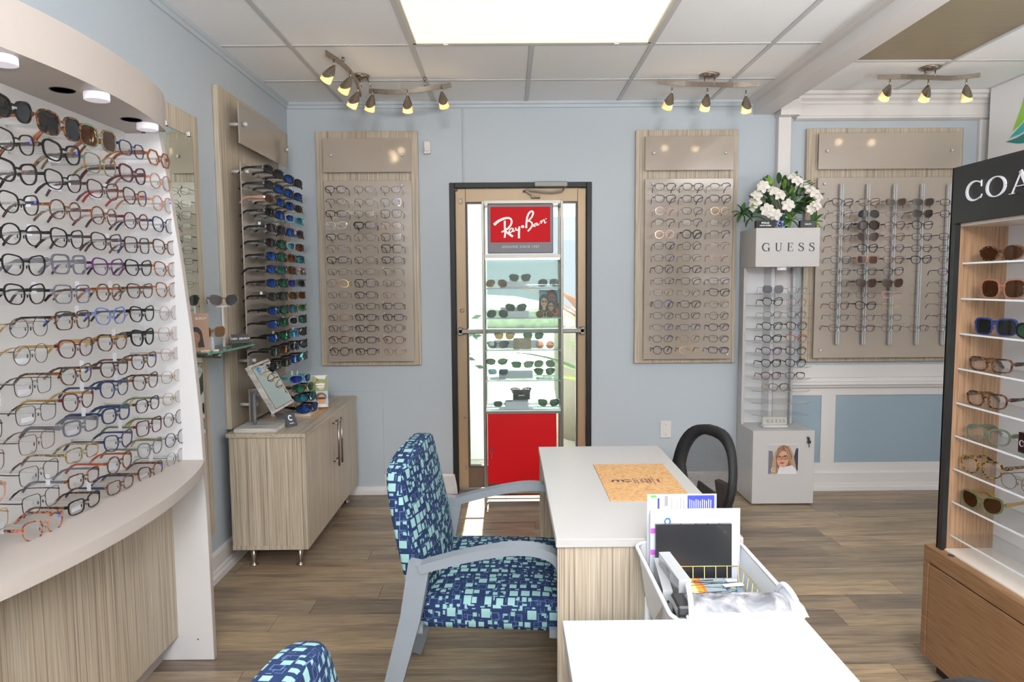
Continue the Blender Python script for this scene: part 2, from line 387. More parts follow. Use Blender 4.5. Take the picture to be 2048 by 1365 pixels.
lp = thing('ceiling_light', (.134, 3.312, ZC), 'large rectangular fluorescent ceiling light panel, lit, in the tiled ceiling', 'ceiling light')
part(lp, 'diffuser', B(-.464, .732, 3.019, 3.605, ZC+.012, ZC+.018), LITE)
part(lp, 'frame', MB().box(-.466, .734, 3.017, 3.035, ZC-.001, ZC+.02, ).box(-.466, .734, 3.589, 3.607, ZC-.001, ZC+.02).box(-.466, -.448, 3.017, 3.607, ZC-.001, ZC+.02).box(.716, .734, 3.017, 3.607, ZC-.001, ZC+.02), mat('cream_light_frame', 'd8d4c4', .5))
for x in (-.3, .56): part(lp, 'latch', B(x-.012, x+.012, 3.594, 3.61, ZC-.006, ZC+.002), WHITE)
# beam between the two ceilings
bm_ = MB(); bm_.prism([(BX0, 2.557), (1.77, 2.557), (1.77, 2.60), (1.785, 2.60), (1.785, 2.72), (1.60, 2.72), (1.60, 2.645), (1.622, 2.632), (BX0, 2.625)], -2.5, YB, 'XZ')
struct('trim_1', bm_, WHITE)
# ceiling over the right part, a little higher, with a dark ribbed light panel
cr = struct('ceiling_right', B(1.785, XR+.6, -2.6, YB+.1, 2.74, 2.78), WHITE)
rx = [1.785, 2.54, 3.15, 3.76]; ry = [YB, 4.04, 2.82, 1.6, .4, -.8, -2.0]
for j in range(len(ry)-1):
    for i in range(3):
        if i == 0 and j == 1: continue
        tile(rx[i], rx[i+1], ry[j+1], ry[j], ZR+.002, cr)
tees(cr, [2.54, 3.15], ry[1:], 1.785, XR+.5, -2.0, YB, ZR)
ol = noisy('olive_ribbed_plastic', [(.4, '8a7f68'), (.6, '948871')], (1, 300, 1), 1, 1, .5, .6)
for j in (1,):
    q = top('light_panel', B(1.80, 2.528, ry[j+1]+.012, ry[j]-.012, ZR+.004, ZR+.012), ol, 'unlit olive-brown ribbed panel in the ceiling right of the beam', 'light panel')
# walls
DX0, DX1, DZ = -.384, .571, 2.122
struct('wall_back', MB().box(XL-.1, DX0, YB, YB+.13, 0, 2.75).box(DX1, XR+.6, YB, YB+.13, 0, 2.75).box(DX0, DX1, YB, YB+.13, DZ, 2.75), WALL)
struct('wall_left', B(XL-.1, XL, -2.6, YB+.13, 0, 2.75), WALL)
struct('wall_right', B(XR+.5, XR+.6, -2.6, YB+.13, 0, 2.75), WALL)
struct('wall_rear', B(XL-.1, XR+.6, -2.7, -2.6, 0, 2.75), WHITE)
def molding(prof, x0, x1, y):   # profile (out, z) run along X on the back wall
    return MB().prism([(y-o, z) for o, z in prof], x0, x1, 'YZ')
crown = [(0, 2.65), (.022, 2.65), (.018, 2.636), (.010, 2.630), (.008, 2.612), (0, 2.610)]
struct('trim_2', molding(crown, XL, BX0, YB), WALL)
struct('trim_3', MB().prism([(XL+o, z) for o, z in crown], -2.5, YB, 'XZ'), WALL)
base = [(0, .137), (.008, .135), (.012, .122), (.012, .055), (.018, .050), (.020, .035), (.028, .028), (.030, .001), (0, .001)]
lowb = [(0, .056), (.012, .054), (.016, .036), (.024, .028), (.026, .001), (0, .001)]
struct('baseboard_left', MB().prism([(XL+o, z) for o, z in base], 2.60, YB, 'XZ'), WHITE)
bb = struct('baseboard_back', molding(base, -.858, DX0, YB), WHITE)
part(bb, 'skirting_return', MB().prism([(DX0+.0+.0, .001), (DX0+.03, .001), (DX0+.025, .05), (DX0+.01, .137), (DX0, .137)], YB-.03, YB+.01, 'XZ'), WHITE)
part(bb, 'skirting', molding(lowb, XL+.03, -.858, YB-.012), WHITE)
part(bb, 'skirting', molding(base, DX1, 1.80, YB), WHITE)
part(bb, 'skirting', molding(base, 1.885, 3.15, YB-.012), WHITE)
struct('trim_4', MB().box(XL, -.860, YB-.012, YB, 0, .719, ch=.002), WALL)     # raised wallboard beside the cabinet
struct('trim_5', MB().box(-.292, -.281, YB-.009, YB, DZ, 2.612, ch=.003), WALL)   # cable cover above the door
# white woodwork of the right part
wk = struct('trim_6', MB().box(1.80, 1.885, YB-.05, YB, 0, 2.53, ch=.003), WHITE)
part(wk, 'capital', MB().prism([(1.79, 2.53), (1.92, 2.53), (1.92, 2.64), (1.79, 2.60)], YB-.11, YB, 'XZ'), WHITE)
ent = [(0, 2.69), (.095, 2.69), (.092, 2.668), (.075, 2.662), (.072, 2.645), (.050, 2.630), (.048, 2.615), (.040, 2.608), (.036, 2.600), (.036, 2.540), (.044, 2.534), (.044, 2.522), (.020, 2.512), (0, 2.512)]
part(wk, 'entablature', molding(ent, 1.92, XR+.5, YB), WHITE)
part(wk, 'post', MB().box(3.15, 3.262, YB-.03, YB, 0, 2.512, ch=.003), WHITE)
wn = struct('trim_7', MB().box(1.885, 3.15, YB-.012, YB, .666, .874).box(1.885, 3.15, YB-.012, YB, .137, .193).box(2.155, 2.252, YB-.012, YB, .193, .666).box(1.885, 1.95, YB-.012, YB, .193, .666), WHITE)
part(wn, 'chair_rail', molding([(0, .790), (.018, .788), (.022, .765), (.034, .758), (.036, .742), (.024, .736), (.020, .722), (.01, .716), (0, .716)], 1.885, 3.15, YB-.012), WHITE)
for a, b in ((1.95, 2.155), (2.252, 3.15)):
    part(wn, 'recessed_panel', MB().box(a, b, YB-.006, YB-.001, .193, .666), mat('blue_grey_paint', '90a2ae', .45))
# wall plates
sn = thing('motion_sensor', (-.52, YB, 2.35), 'small white motion sensor high on the wall beside the left frame panel', 'sensor')
part(sn, 'body', MB().box(-.548, -.502, YB-.035, YB, 2.31, 2.392, ch=.006), WHITE)
part(sn, 'lens', MB().box(-.542, -.508, YB-.042, YB-.034, 2.325, 2.352, ch=.003), PAPER)
part(sn, 'wire', MB().tube([(-.548, YB-.004, 2.315), (-.566, YB-.003, 2.305), (-.573, YB-.002, 2.32)], .003, 6), PAPER)
op = thing('wall_plate', (1.085, YB, .375), 'blank white cover plate low on the blue wall above the desk', 'wall plate')
part(op, 'plate', MB().box(1.046, 1.123, YB-.008, YB, .376, .495, ch=.003), WHITE)
for z in (.40, .47): part(op, 'screw', MB().lathe([(.003, 0), (.003, .0015)], (1.085, YB-.008, z), 8, axis=(0, -1, 0)), STEEL)

# ------------------------------------------------------------------ door
JW = .035
dr = struct('door_1', MB().box(DX0, DX0+JW, YB-.012, YB+.13, 0, DZ, ch=.003).box(DX1-JW, DX1, YB-.012, YB+.13, 0, DZ, ch=.003).box(DX0+JW, DX1-JW, YB-.012, YB+.13, DZ-JW, DZ, ch=.003), JAMB)
FX0, FX1 = DX0+JW+.002, DX1-JW-.002
part(dr, 'stile', MB().box(FX0, -.278, 4.732, 4.775, .03, DZ-JW-.003, ch=.003), BRONZE)
part(dr, 'stile', MB().box(.478, FX1, 4.732, 4.775, .03, DZ-JW-.003, ch=.003), BRONZE)
part(dr, 'top_rail', MB().box(-.278, .478, 4.734, 4.773, 1.996, DZ-JW-.003, ch=.002), BRONZE)
part(dr, 'bottom_rail', MB().box(-.278, .478, 4.734, 4.773, .03, .174, ch=.002), mat('dark_bronze', '5a4b3c', .45))
part(dr, 'glazing_bead', MB().box(-.278, -.266, 4.726, 4.775, .174, 1.996).box(.466, .478, 4.726, 4.775, .174, 1.996).box(-.266, .466, 4.726, 4.775, 1.984, 1.996).box(-.266, .466, 4.726, 4.775, .174, .186), mat('dark_bead', '3b342c', .5))
part(dr, 'pane', MB().box(-.266, .466, 4.748, 4.754, .186, 1.984), GLASS)
part(dr, 'threshold', MB().box(FX0, FX1, YB-.03, YB+.13, .0, .016, ch=.004), mat('worn_aluminium_sill', '6f675d', .6, bump=.6, bscale=80))
pb = part(dr, 'push_bar', MB().box(FX0+.01, FX1-.01, 4.690, 4.712, 1.108, 1.142, ch=.006), STEEL)
part(pb, 'bracket', MB().box(FX0+.01, FX0+.04, 4.69, 4.735, 1.10, 1.15, ch=.003).box(FX1-.04, FX1-.01, 4.69, 4.735, 1.10, 1.15, ch=.003), STEEL)
dc = part(dr, 'door_closer', MB().box(.185, .405, YB-.05, YB-.013, 2.087, 2.122, ch=.005), mat('weathered_aluminium', '7f7e7a', .5, .4))
part(dc, 'closer_arm', MB().strap([(.385, YB-.03, 2.083), (.37, YB-.04, 2.060), (.30, YB-.045, 2.052), (.135, YB-.03, 2.068), (.11, YB-.02, 2.06)], .006, .006, (0, 1, 0)).strap([(.125, YB-.03, 2.066), (.18, YB-.025, 2.028), (.215, YB-.02, 2.024)], .006, .005, (0, 1, 0)).box(.165, .225, YB-.03, YB+.02, 2.018, 2.032), mat('dark_metal_arm', '5b5348', .4, .6))
part(dr, 'lock_cylinder', MB().lathe([(.014, 0), (.014, .006), (.008, .008)], (-.31, 4.732, 1.265), 16, axis=(0, -1, 0)), BRONZE)
part(dr, 'latch', MB().box(-.32, -.30, 4.722, 4.734, 1.985, 2.015, ch=.002).box(-.322, -.296, 4.722, 4.734, 2.022, 2.028), STEEL)
part(dr, 'hinge_guard', MB().box(-.352, -.330, 4.70, 4.735, 2.07, 2.082), DARK)
part(dr, 'bolt', MB().box(-.31, -.29, 4.722, 4.736, .52, .53).box(-.30, -.29, 4.722, 4.734, .16, .19), STEEL)

# ------------------------------------------------------------------ outdoors, seen through the door glass
struct('ground', B(-14, 14, 4.87, 40, -.16, -.10), noisy('pebbled_concrete', [(.35, '8f887c'), (.5, 'b5ada0'), (.65, 'cfc8bb')], (1, 1, 1), 60, 3, .9, .3))
top('lawn', B(-14, 14, 17, 40, -.1, -.07), noisy('grass_green', [(.3, '8d9482'), (.7, 'a9ad9c')], (1, 1, 1), 12, 4, .9), 'sunlit green lawn beyond the paving outside the door', 'lawn')
top('porch_wall', MB().box(-2.6, -.18, 6.0, 6.2, -.1, 3.0, ch=.01).box(-2.6, -.18, 5.985, 6.0, 1.05, 1.07), mat('pale_stucco', 'd6dcd2', .8, bump=.4, bscale=60), 'pale stucco wall outside, seen through the left of the door glass', 'wall')
top('roof_and_added_shade', MB().box(.6, 3.6, 7.6, 9.0, 2.3, 2.5).box(-4, 5, 6.35, 9.6, 2.9, 3.0), mat('roof_white', 'd9dde0', .7), 'white patio roof outside above the planters, seen past the case sign', 'roof')  # wide upper slab is out of view, added to keep sun off plants
tr = thing('tree', (-.62, 5.75, -.1), 'dark tree trunk with rough bark outside the lower left door glass', 'tree')
part(tr, 'trunk', MB().tube([(-.60, 5.75, -.1), (-.55, 5.75, .5), (-.46, 5.72, .95), (-.40, 5.75, 1.3)], [.08, .07, .05, .04], 10), noisy('dark_bark', [(.3, '3d3a33'), (.7, '6b6a5c')], (1, 1, 1), 30, 3, .9, .6))
rg = random.Random(3)
mb = MB()
for i in range(60):
    c = Vector((-.42+rg.gauss(0, .07), 5.72+rg.gauss(0, .1), 1.02+rg.gauss(0, .10))); d = Vector((rg.gauss(0, 1), rg.gauss(0, .6), rg.gauss(0, 1))).normalized(); e = d.cross(Vector((.3, 1, .2))).normalized()
    mb.add([c, c+d*.05+e*.018, c+d*.1, c+d*.05-e*.018], [(0, 1, 2, 3)])
part(tr, 'foliage', mb, mat('deep_green_leaf', '3f5a3c', .6), kind='stuff')
def blade_plant(c, n, length, name, label, mats, seed, up=.5):
    t = thing(name, c, label, 'plant', 'strap-leaved plants outside the door'); r = random.Random(seed)
    for i in range(n):
        a = 2*PI*i/n+r.uniform(-.3, .3); L = length*r.uniform(.75, 1.1); e = r.uniform(up, up+.55); pts = []
        for k in range(7):
            s = k/6; pts.append(Vector(c)+Vector((math.cos(a)*L*s*math.cos(e*(1-.5*s)), math.sin(a)*L*s*math.cos(e*(1-.5*s)), L*s*math.sin(e)-L*.35*s*s)))
        m2 = MB(); m2.strap(pts, [.03, .05, .055, .05, .04, .022, .003], .003, Vector((-math.sin(a), math.cos(a), 0)))
        part(t, 'leaf', m2, mats[i % len(mats)])
GR = [mat('leaf_lime', 'a9c45a', .5), mat('leaf_green', '7f9f4e', .5), mat('leaf_rust', 'b0785e', .6), mat('leaf_dark', '4e6b47', .5)]
blade_plant((.95, 6.0, .45), 16, 1.0, 'agave', 'big agave with lime-edged leaves outside the right door glass', [GR[0], GR[1], GR[0], GR[3]], 1, .55)
blade_plant((.80, 6.7, 1.0), 12, .75, 'bromeliad', 'rust-coloured spiky plant higher up behind the agave outside', [GR[2], GR[2], GR[0], GR[2]], 2, .7)
top('planter', MB().lathe([(.22, 0), (.30, .25), (.30, .5), (.33, .52), (.28, .53)], (.95, 6.0, -.1), 24), mat('stone_planter', 'a9a294', .8), 'round stone planter under the agave outside', 'planter')
top('stone_planter', MB().lathe([(.26, 0), (.34, .5), (.34, 1.05), (.36, 1.08), (.30, 1.1)], (.80, 6.9, -.1), 24), mat('stone_planter', 'a9a294', .8), 'taller stone planter behind the agave outside', 'planter')
hd = MB(); hd.ell((5.4, 22, .3), (3.6, 1, 1.2), 14).ell((-1.2, 24, .2), (3.4, 1, .9), 14)
top('hedge', hd, noisy('hedge_green', [(.3, '6f776c'), (.6, '989f92')], (1, 1, 1), 6, 5, .9, 1), 'distant green hedge beyond the lawn outside', 'hedge')
# ================================================================== spectacles
def torty(n, a, b, c): return noisy(n, [(.38, a), (.47, b), (.54, c), (.62, a)], (1, 1, 1), 70, 2, .18, coat=.5)
FR = {   # key: (material, words)
 'K': (mat('black_acetate', '121212', .3, spec=.35), 'black'), 'k': (mat('black_metal', '1a1a1a', .4, .0), 'black'),
 'g': (mat('gunmetal_wire', '39332f', .4, .1), 'gunmetal'), 's': (mat('silver_wire', '6e6a67', .35, .4), 'silver'),
 'c': (sheer('crystal_acetate', 'ffffff', .25, .1, 'f4f4f4'), 'crystal clear'), 'G': (mat('gold_metal', 'c9a565', .25, .9), 'gold'),
 'r': (mat('rose_gold_metal', 'c99c86', .3, .8), 'rose gold'), 'B': (mat('bronze_metal', '7a6150', .3, .8), 'bronze'),
 't': (torty('tortoise_brown', '2a1812', '4f2d18', '855022'), 'tortoiseshell'), 'T': (torty('tortoise_dark', '1b1412', '3b2519', '7a4a24'), 'dark tortoiseshell'),
 'A': (mat('amber_acetate', '84471d', .2, coat=.4), 'amber'), 'P': (mat('blush_acetate', 'a87d6c', .2, coat=.4), 'blush'),
 'C': (torty('tortoise_coral', '3f2018', '9c5f46', 'b57a5e'), 'coral tortoiseshell'), 'Q': (torty('tortoise_turquoise', '6e3d18', '2f7f72', '8f6028'), 'turquoise and amber'),
 'U': (mat('burgundy_acetate', '451422', .2, coat=.4), 'burgundy'), 'N': (mat('navy_acetate', '1e2a4a', .2, coat=.4), 'navy'),
 'n': (mat('blue_acetate', '28386f', .2, coat=.4), 'bright blue'), 'L': (mat('light_blue_acetate', '56669a', .2, coat=.4), 'light blue'),
 'V': (mat('purple_acetate', '471c52', .2, coat=.4), 'purple'), 'E': (mat('grey_acetate', '56565f', .2, coat=.4), 'smoke grey'),
 'D': (mat('dark_brown_acetate', '33201b', .2, coat=.4), 'dark brown'), 'O': (mat('olive_acetate', '59633f', .25, coat=.4), 'olive'),
 'H': (torty('tortoise_khaki', '6b5c3c', '94835a', '3f3524'), 'khaki tortoiseshell'), 'J': (mat('orange_acetate', '8c3818', .25, coat=.4), 'orange'),
 'R': (mat('red_acetate', '9a2020', .25, coat=.3), 'red'), 'M': (mat('teal_acetate', '3d8f92', .22, coat=.4), 'teal'),
 'S': (mat('sage_acetate', '5c6656', .25, coat=.4), 'sage green'), 'W': (torty('tortoise_leopard', '2a2018', 'b08a4a', '4a3826'), 'leopard-spotted'), 'p': (mat('pink_crystal', '96634f', .15, coat=.5), 'pink')}
LENS = {'-': sheer('demo_lens', 'f6f8fa', .035, .02, 'fdfdfd', .32)}
def tint(k, name, c, f, gl=1.0): LENS[k] = sheer(name, c, f, .03, c, gl)
tint('x', 'dark_grey_lens', '1c1d1e', .84, .5); tint('b', 'brown_lens', '38200f', .85, .5); tint('v', 'green_lens', '33493a', .74, .7); tint('h', 'smoke_lens', '6c6c74', .55)
tint('y', 'amber_fade_lens', '6e5230', .6, .6); tint('o', 'pink_lens', 'b8796a', .7); tint('e', 'blue_grey_lens', '4f6878', .7)
def mirror_lens(k, name, a, b):
    m = noisy(name, [(.35, a), (.65, b)], (9, 9, 9), 1, 1, .08, metal=.75); LENS[k] = m
mirror_lens('B', 'blue_mirror_lens', '0e1f55', '2a5ab0'); mirror_lens('G', 'green_mirror_lens', '0d2f26', '357a5c'); mirror_lens('T', 'teal_mirror_lens', '14404f', '4188a0')
mirror_lens('C', 'copper_mirror_lens', '2e1c10', '6e4524'); mirror_lens('X', 'grey_mirror_lens', '141516', '3c3e40'); mirror_lens('P', 'violet_mirror_lens', '15164f', '4440a0')
LWORD = {'-': '', 'x': 'grey', 'b': 'brown', 'v': 'green', 'h': 'smoke', 'y': 'amber', 'o': 'pink', 'e': 'blue-grey', 'B': 'blue mirror', 'G': 'green mirror', 'T': 'teal mirror', 'C': 'copper mirror', 'X': 'dark grey', 'P': 'violet mirror'}
SHW = {'q': 'rectangular', 's': 'soft rectangular', 'u': 'square', 'o': 'round', 'c': 'cat-eye', 'a': 'aviator', 'w': 'wayfarer-shaped', 'p': 'wraparound', 'h': 'hexagonal', 'm': 'browline', 'l': 'oval', 'f': 'oversized square'}
def outline(sh, N):
    a, b, n, tp, tl = {'q': (.0268, .0172, 4, .10, .03), 's': (.0265, .0198, 3.0, .10, .05), 'u': (.0272, .0225, 4.2, .12, .03), 'o': (.0245, .0232, 2.15, .0, .02),
        'c': (.0270, .0222, 2.7, .12, .14), 'a': (.0280, .0235, 2.4, -.05, .0), 'w': (.0275, .0205, 3.2, .20, .12), 'p': (.0330, .0185, 2.8, .08, .06), 'h': (.0265, .0225, 2.4, .0, .05),
        'm': (.0262, .0200, 2.8, .10, .10), 'l': (.0280, .0185, 2.3, .0, .06), 'f': (.0290, .0255, 3.0, .05, .05)}[sh]
    P = []
    for i in range(N):
        t = 2*PI*(i+.5)/N; c, s = math.cos(t), math.sin(t)
        if sh == 'h':
            k = 6; sec = PI/k; tt = (t % (2*sec))-sec; rr = math.cos(sec)/math.cos(tt)*1.06; x, z = a*rr*c, b*rr*s
        else:
            x = a*math.copysign(abs(c)**(2/n), c); z = b*math.copysign(abs(s)**(2/n), s)
        if z < 0: x *= 1+tp*z/b
        if sh == 'a': x += -.16*z
        z += tl*max(x, -.008) + (.06*x if (sh == 'c' and z > 0 and x > 0) else 0)
        P.append((x, z))
    return P
BASE = {'p': 4.2}
def bend(sh, x, z=0): return BASE.get(sh, 1.1)*x*x
SPEC = {}
WT = {'A': (.0024, .0032), 'T': (.0036, .0040), 'w': (.0012, .0016), 'h': (.0012, .0016), 'n': (.0018, .0024)}  # acetate, thick, wire, half rim, slim
def spec_parts(sh, wt, fine):
    key = (sh, wt, fine)
    if key in SPEC: return SPEC[key]
    N = 32 if fine else 20; P = outline(sh, N); t0, d = WT[wt]; t0 *= (1 if fine else 1.5 if wt in 'AT' else 1.75)
    a = max(p[0] for p in P); cx = a+(.0085 if wt in 'wh' else .0095)
    if sh == 'p': cx = a+.006
    fr = MB(); nrm = []
    for i in range(N):
        x0, z0 = P[i-1]; x1, z1 = P[(i+1) % N]; L = math.hypot(x1-x0, z1-z0); nrm.append(((z1-z0)/L, -(x1-x0)/L))
    zt = max(p[1] for p in P)
    for sg in (-1, 1):
        vs = []
        for i, (x, z) in enumerate(P):
            f = (z/zt) if z > 0 else 0
            t = t0*(1+.40*f) if wt in 'AT' else t0
            if wt == 'h': t = (.0005 if z < zt*.25 else .0026)
            if sh == 'm' and wt != 'w': t = .0052 if z > zt*.35 else .0010
            nx, nz = nrm[i]; dd = d if not (wt == 'h' and z < zt*.25) else .0008
            for (px, pz, oy) in ((x, z, -dd/2), (x+nx*t, z+nz*t, -dd/2), (x+nx*t, z+nz*t, dd/2), (x, z, dd/2)):
                X = sg*(cx+px); vs.append((X, bend(sh, X)+oy, pz))
        fr.add(vs, [(i*4+q, i*4+(q+1) % 4, ((i+1) % N)*4+(q+1) % 4, ((i+1) % N)*4+q) for i in range(N) for q in range(4)], 0, False)
    xin = cx-a*.93; zb = zt*.30 if wt in 'AT' else zt*.35
    if sh == 'a': zb = zt*.25
    br = [(-xin, bend(sh, xin), zb), (-xin*.45, 0, zb+.003), (xin*.45, 0, zb+.003), (xin, bend(sh, xin), zb)]
    if wt in 'AT' or sh == 'm': fr.strap(br, d*.5, t0*.75, (0, 1, 0))
    else: fr.tube(br, .0009, 6)
    if sh == 'a': fr.tube([(-xin-.004, .0, zt*.86), (xin+.004, 0, zt*.86)], .0008, 6)
    xo = cx+a; ze = zt*.48
    if sh == 'p': ze = zt*.35
    ew = .004 if wt in 'AT' else .0012
    yo = bend(sh, xo)
    for sg in (-1, 1):
        fr.strap([(sg*(xo-.001), yo, ze), (sg*(xo+t0+.002), yo+.001, ze), (sg*(xo+t0+.0035), yo+.008, ze)], ew, .0014, (0, 0, 1))
        if wt in 'wh' or fine:
            fr.tube([(sg*(xin+.001), bend(sh, xin)+.001, 0), (sg*(xin-.001), .006, -.002)], .0005, 4)
            fr.ell((sg*(xin-.002), .007, -.004), (.0015, .0022, .0055), 6)
    ls = []
    for sg in (-1, 1):
        mb = MB(); q = [(sg*(cx+x*1.0), z) for x, z in P]; c = Vector((sg*cx, bend(sh, cx)-.0006, 0)); n = len(q)
        vs = [c]+[Vector((X, bend(sh, X), z)) for X, z in q]; mb.add(vs, [(0, i+1, (i+1) % n+1) for i in range(n)], 0, True); ls.append(mb)
    hx = xo+t0+.0035; ts = []
    w0, w1, w2, th = {'A': (.0038, .0026, .0036, .0011), 'T': (.0062, .0042, .0046, .0015), 'w': (.0014, .0011, .0026, .0006), 'h': (.0020, .0014, .0028, .0007), 'n': (.0028, .0022, .003, .0009)}[wt]
    if sh == 'p': w0, w1, w2, th = .0085, .0050, .0045, .0020
    for sg in (-1, 1):
        mb = MB(); pts = [(sg*hx, yo+.007, ze), (sg*(hx+.001), yo+.03, ze), (sg*(hx-.001), yo+.06, ze), (sg*(hx-.003), yo+.092, ze-.001), (sg*(hx-.005), yo+.106, ze-.006), (sg*(hx-.008), yo+.120, ze-.017), (sg*(hx-.010), yo+.132, ze-.031)]
        mb.strap(pts, [w0, w0*.9, w1, w1, (w1+w2)/2, w2, w2*.8], [th, th, th, th, th*1.1, th*1.2, th*1.1], (0, 0, 1)); ts.append(mb)
    st = MB(); sx = -(-(cx+a*.52)); sz = zt*.42; st.lathe([(.0042, 0), (.0042, .0003)], (sx, bend(sh, sx)-.0012, sz), 10, axis=(0, -1, 0))
    lab = MB(); lab.box(cx-a*.45, cx+a*.15, bend(sh, cx)-.0014, bend(sh, cx)-.0011, -zt*.55, -zt*.47)
    R = dict(front=fr.mesh('frame_front', FR['K'][0]), lens=[l.mesh('lens', LENS['-']) for l in ls], temple=[t.mesh('temple', FR['K'][0]) for t in ts],
             sticker=st.mesh('sticker', mat('violet_sticker', '5b5fe0', .5)), hinge=(hx, yo, ze), low=min(p[1] for p in P)-t0)
    SPEC[key] = R; return R
TAGM = MB().box(-.0005, .0005, .050, .062, -.014, .016).mesh('price_tag', PAPER)
TAG2 = MB().box(-.020, .020, .028, .029, -.022, -.010).mesh('price_label', PAPER)
def inst(name, me, par, m=None):
    o = bpy.data.objects.new(name, me); o.parent = par; COL.objects.link(o)
    if m is not None:
        o.material_slots[0].link = 'OBJECT'; o.material_slots[0].material = m
    return o
NUM = ['top', 'second', 'third', 'fourth', 'fifth', 'sixth', 'seventh', 'eighth', 'ninth', 'tenth', 'eleventh', 'twelfth', 'thirteenth', 'fourteenth', 'bottom']
def specs(code, pos, rz, where, group, fine=False, scale=1.0, tilt=None, stick=False, tagged=0, rx=0, ry=0):
    """code: shape, weight, frame colour, temple colour, lens"""
    sh, wt, fc, tc, lc = code; R = spec_parts(sh, wt, fine); sun = lc != '-'
    kind = 'sunglasses' if sun else 'eyeglasses'
    lead = FR[fc][1]+(' '+SHW[sh]); lab = f"{lead} {kind}"
    if sun and len((lead+LWORD[lc]+where).split()) < 12: lab = f"{lead} {kind} with {LWORD[lc]} lenses"
    elif tc != fc and len(where.split()) < 8 and not sun: lab += f" with {FR[tc][1]} temples"
    lab = lab+', '+where
    t = thing(kind, pos, lab, kind, group, rz); t.rotation_euler = (rx, ry, rz); t.scale = (scale,)*3
    inst('frame_front', R['front'], t, FR[fc][0])
    for i in (0, 1):
        l = inst('lens', R['lens'][i], t, LENS[lc])
        if i and stick: inst('sticker', R['sticker'], l)
        inst('temple', R['temple'][i], t, FR[tc][0])
    if tagged & 1:
        o = inst('price_tag', TAGM, t); o.location = (-R['hinge'][0]-.001, 0, R['hinge'][2]+.006)
    if tagged & 2: inst('price_label', TAG2, t)
    return t

# ------------------------------------------------------------------ wood framed panels with acrylic boards
def standoff(par, x, y, z, y1, ax=(0, -1, 0), L=.06):
    p = Vector((x, y, z)); part(par, 'standoff', MB().lathe([(.008, 0), (.008, L)], p, 12, axis=ax).lathe([(.010, L+.006), (.010, L+.014), (.006, L+.017)], p, 12, axis=ax), BARM)
def wall_panel(label, x0, x1, z0, z1, ax0, ax1, az, bz, name='eyewear_rack'):
    t = thing(name, ((x0+x1)/2, YB, z0), label, 'eyewear rack')
    part(t, 'backboard', MB().box(x0, x1, YB-.031, YB-.001, z0, z1, ch=.0015), LAMZ)
    m_ = .055
    part(t, 'header_sheet', MB().box(ax0, ax1, YB-.072, YB-.067, az, bz, ch=.001), FROST)
    part(t, 'acrylic_sheet', MB().box(ax0, ax1, YB-.072, YB-.067, z0+.03, az-.055, ch=.001), FROST)
    for x in (ax0+.055, ax1-.055):
        standoff(t, x, YB-.03, (az+bz)/2, 0, L=.037)
    return t
P1 = wall_panel('tall striped wood panel of eyeglasses on the wall left of the door', -1.262, -.587, .900, 2.458, -1.205, -.628, 2.185, 2.405)
P2 = wall_panel('tall striped wood panel of eyeglasses on the wall right of the door', .860, 1.540, .900, 2.455, .915, 1.500, 2.185, 2.405)
YG = YB-.072-.138
def peg(par, p0, p1, r=.0028): part(par, 'peg', MB().tube([p0, p1], r, 6), ACR)
def grid(par, table, cols, rows, dx, where, group, side=0):
    for i, line in enumerate(table):
        for j, e in enumerate(line.split()):
            if e == '.': continue
            u = cols[j]+dx[j]*i/14; p = at(u, rows[i], y=YG); r = rng
            stick = e.endswith('*'); e = e.rstrip('*')
            specs(e, p, math.radians(r.uniform(-3, 3)), where(i, j), group, stick=stick, ry=math.radians(r.uniform(-1.5, 1.5)), tagged=(1 if r.random() < .25 else 0))
            peg(par, (p.x, YG-.006, p.z+.003), (p.x, YB-.068, p.z+.003))
C3 = ['left', 'middle', 'right']
def wh(side): return lambda i, j: f"{NUM[i]} row, {C3[j]} column of the panel {side} of the door"
T1 = """sAkk-* swgg-* swkg-*
shkk-* swgg- unEE-*
qAKK-* swgg- unkE-*
sAcc- qTKK-* shgR-
qAkk-* awgg-* unkK-
shgg-* shgg-* uAKK-
qAKK- qnkk- qAKK-
qwgk- qwgg- shgg-
awGM- uAKK-* swgg-
qwgk- qAKK-* qwBg-
swgk-* qnKK- qAkK-
qnBk- qAKK-* qAKK-*
qnkK-* qAKK- onkk-
sATK- qAKK-* sAtt-
oAKK- qAKK-* swBB-*""".split('\n')
r1 = [379.5, 405, 428, 451, 474.5, 498, 520.5, 544, 567, 590.5, 613, 635.5, 657.5, 680.5, 704]
grid(P1, T1, [671, 728, 781], r1, [8, 4, 7], wh('left'), 'eyeglasses on the panel left of the door')
T2 = """sAKK-* sAkK-* mnkk-*
wAKK-* sAkK-* wAKK-
oAPP- snkN-* owGk-
mnkk- mnkk-* swgg-*
onrr-* oTKK- mnkk-
sAkK-* onkk- shtt-
snkk-* swgg- onPB-
oAkK-* sAKK- snkk-
qnkk-* snkk- qAEE-
swgR- owgg-* wAkk-
oTEK-* sAkk- swgg-
snkk- snkk- onkk-
qAEE-* qAEK-* sAkk-
snkk-* snBB- snkk-
oAKK- snGK- qANn-*""".split('\n')
r2 = [374, 398, 422, 445.5, 469, 492, 516, 539, 562.5, 585.5, 609, 632, 655, 678, 701]
grid(P2, T2, [1331, 1386, 1441], r2, [-6, -7, -4], wh('right'), 'eyeglasses on the panel right of the door')

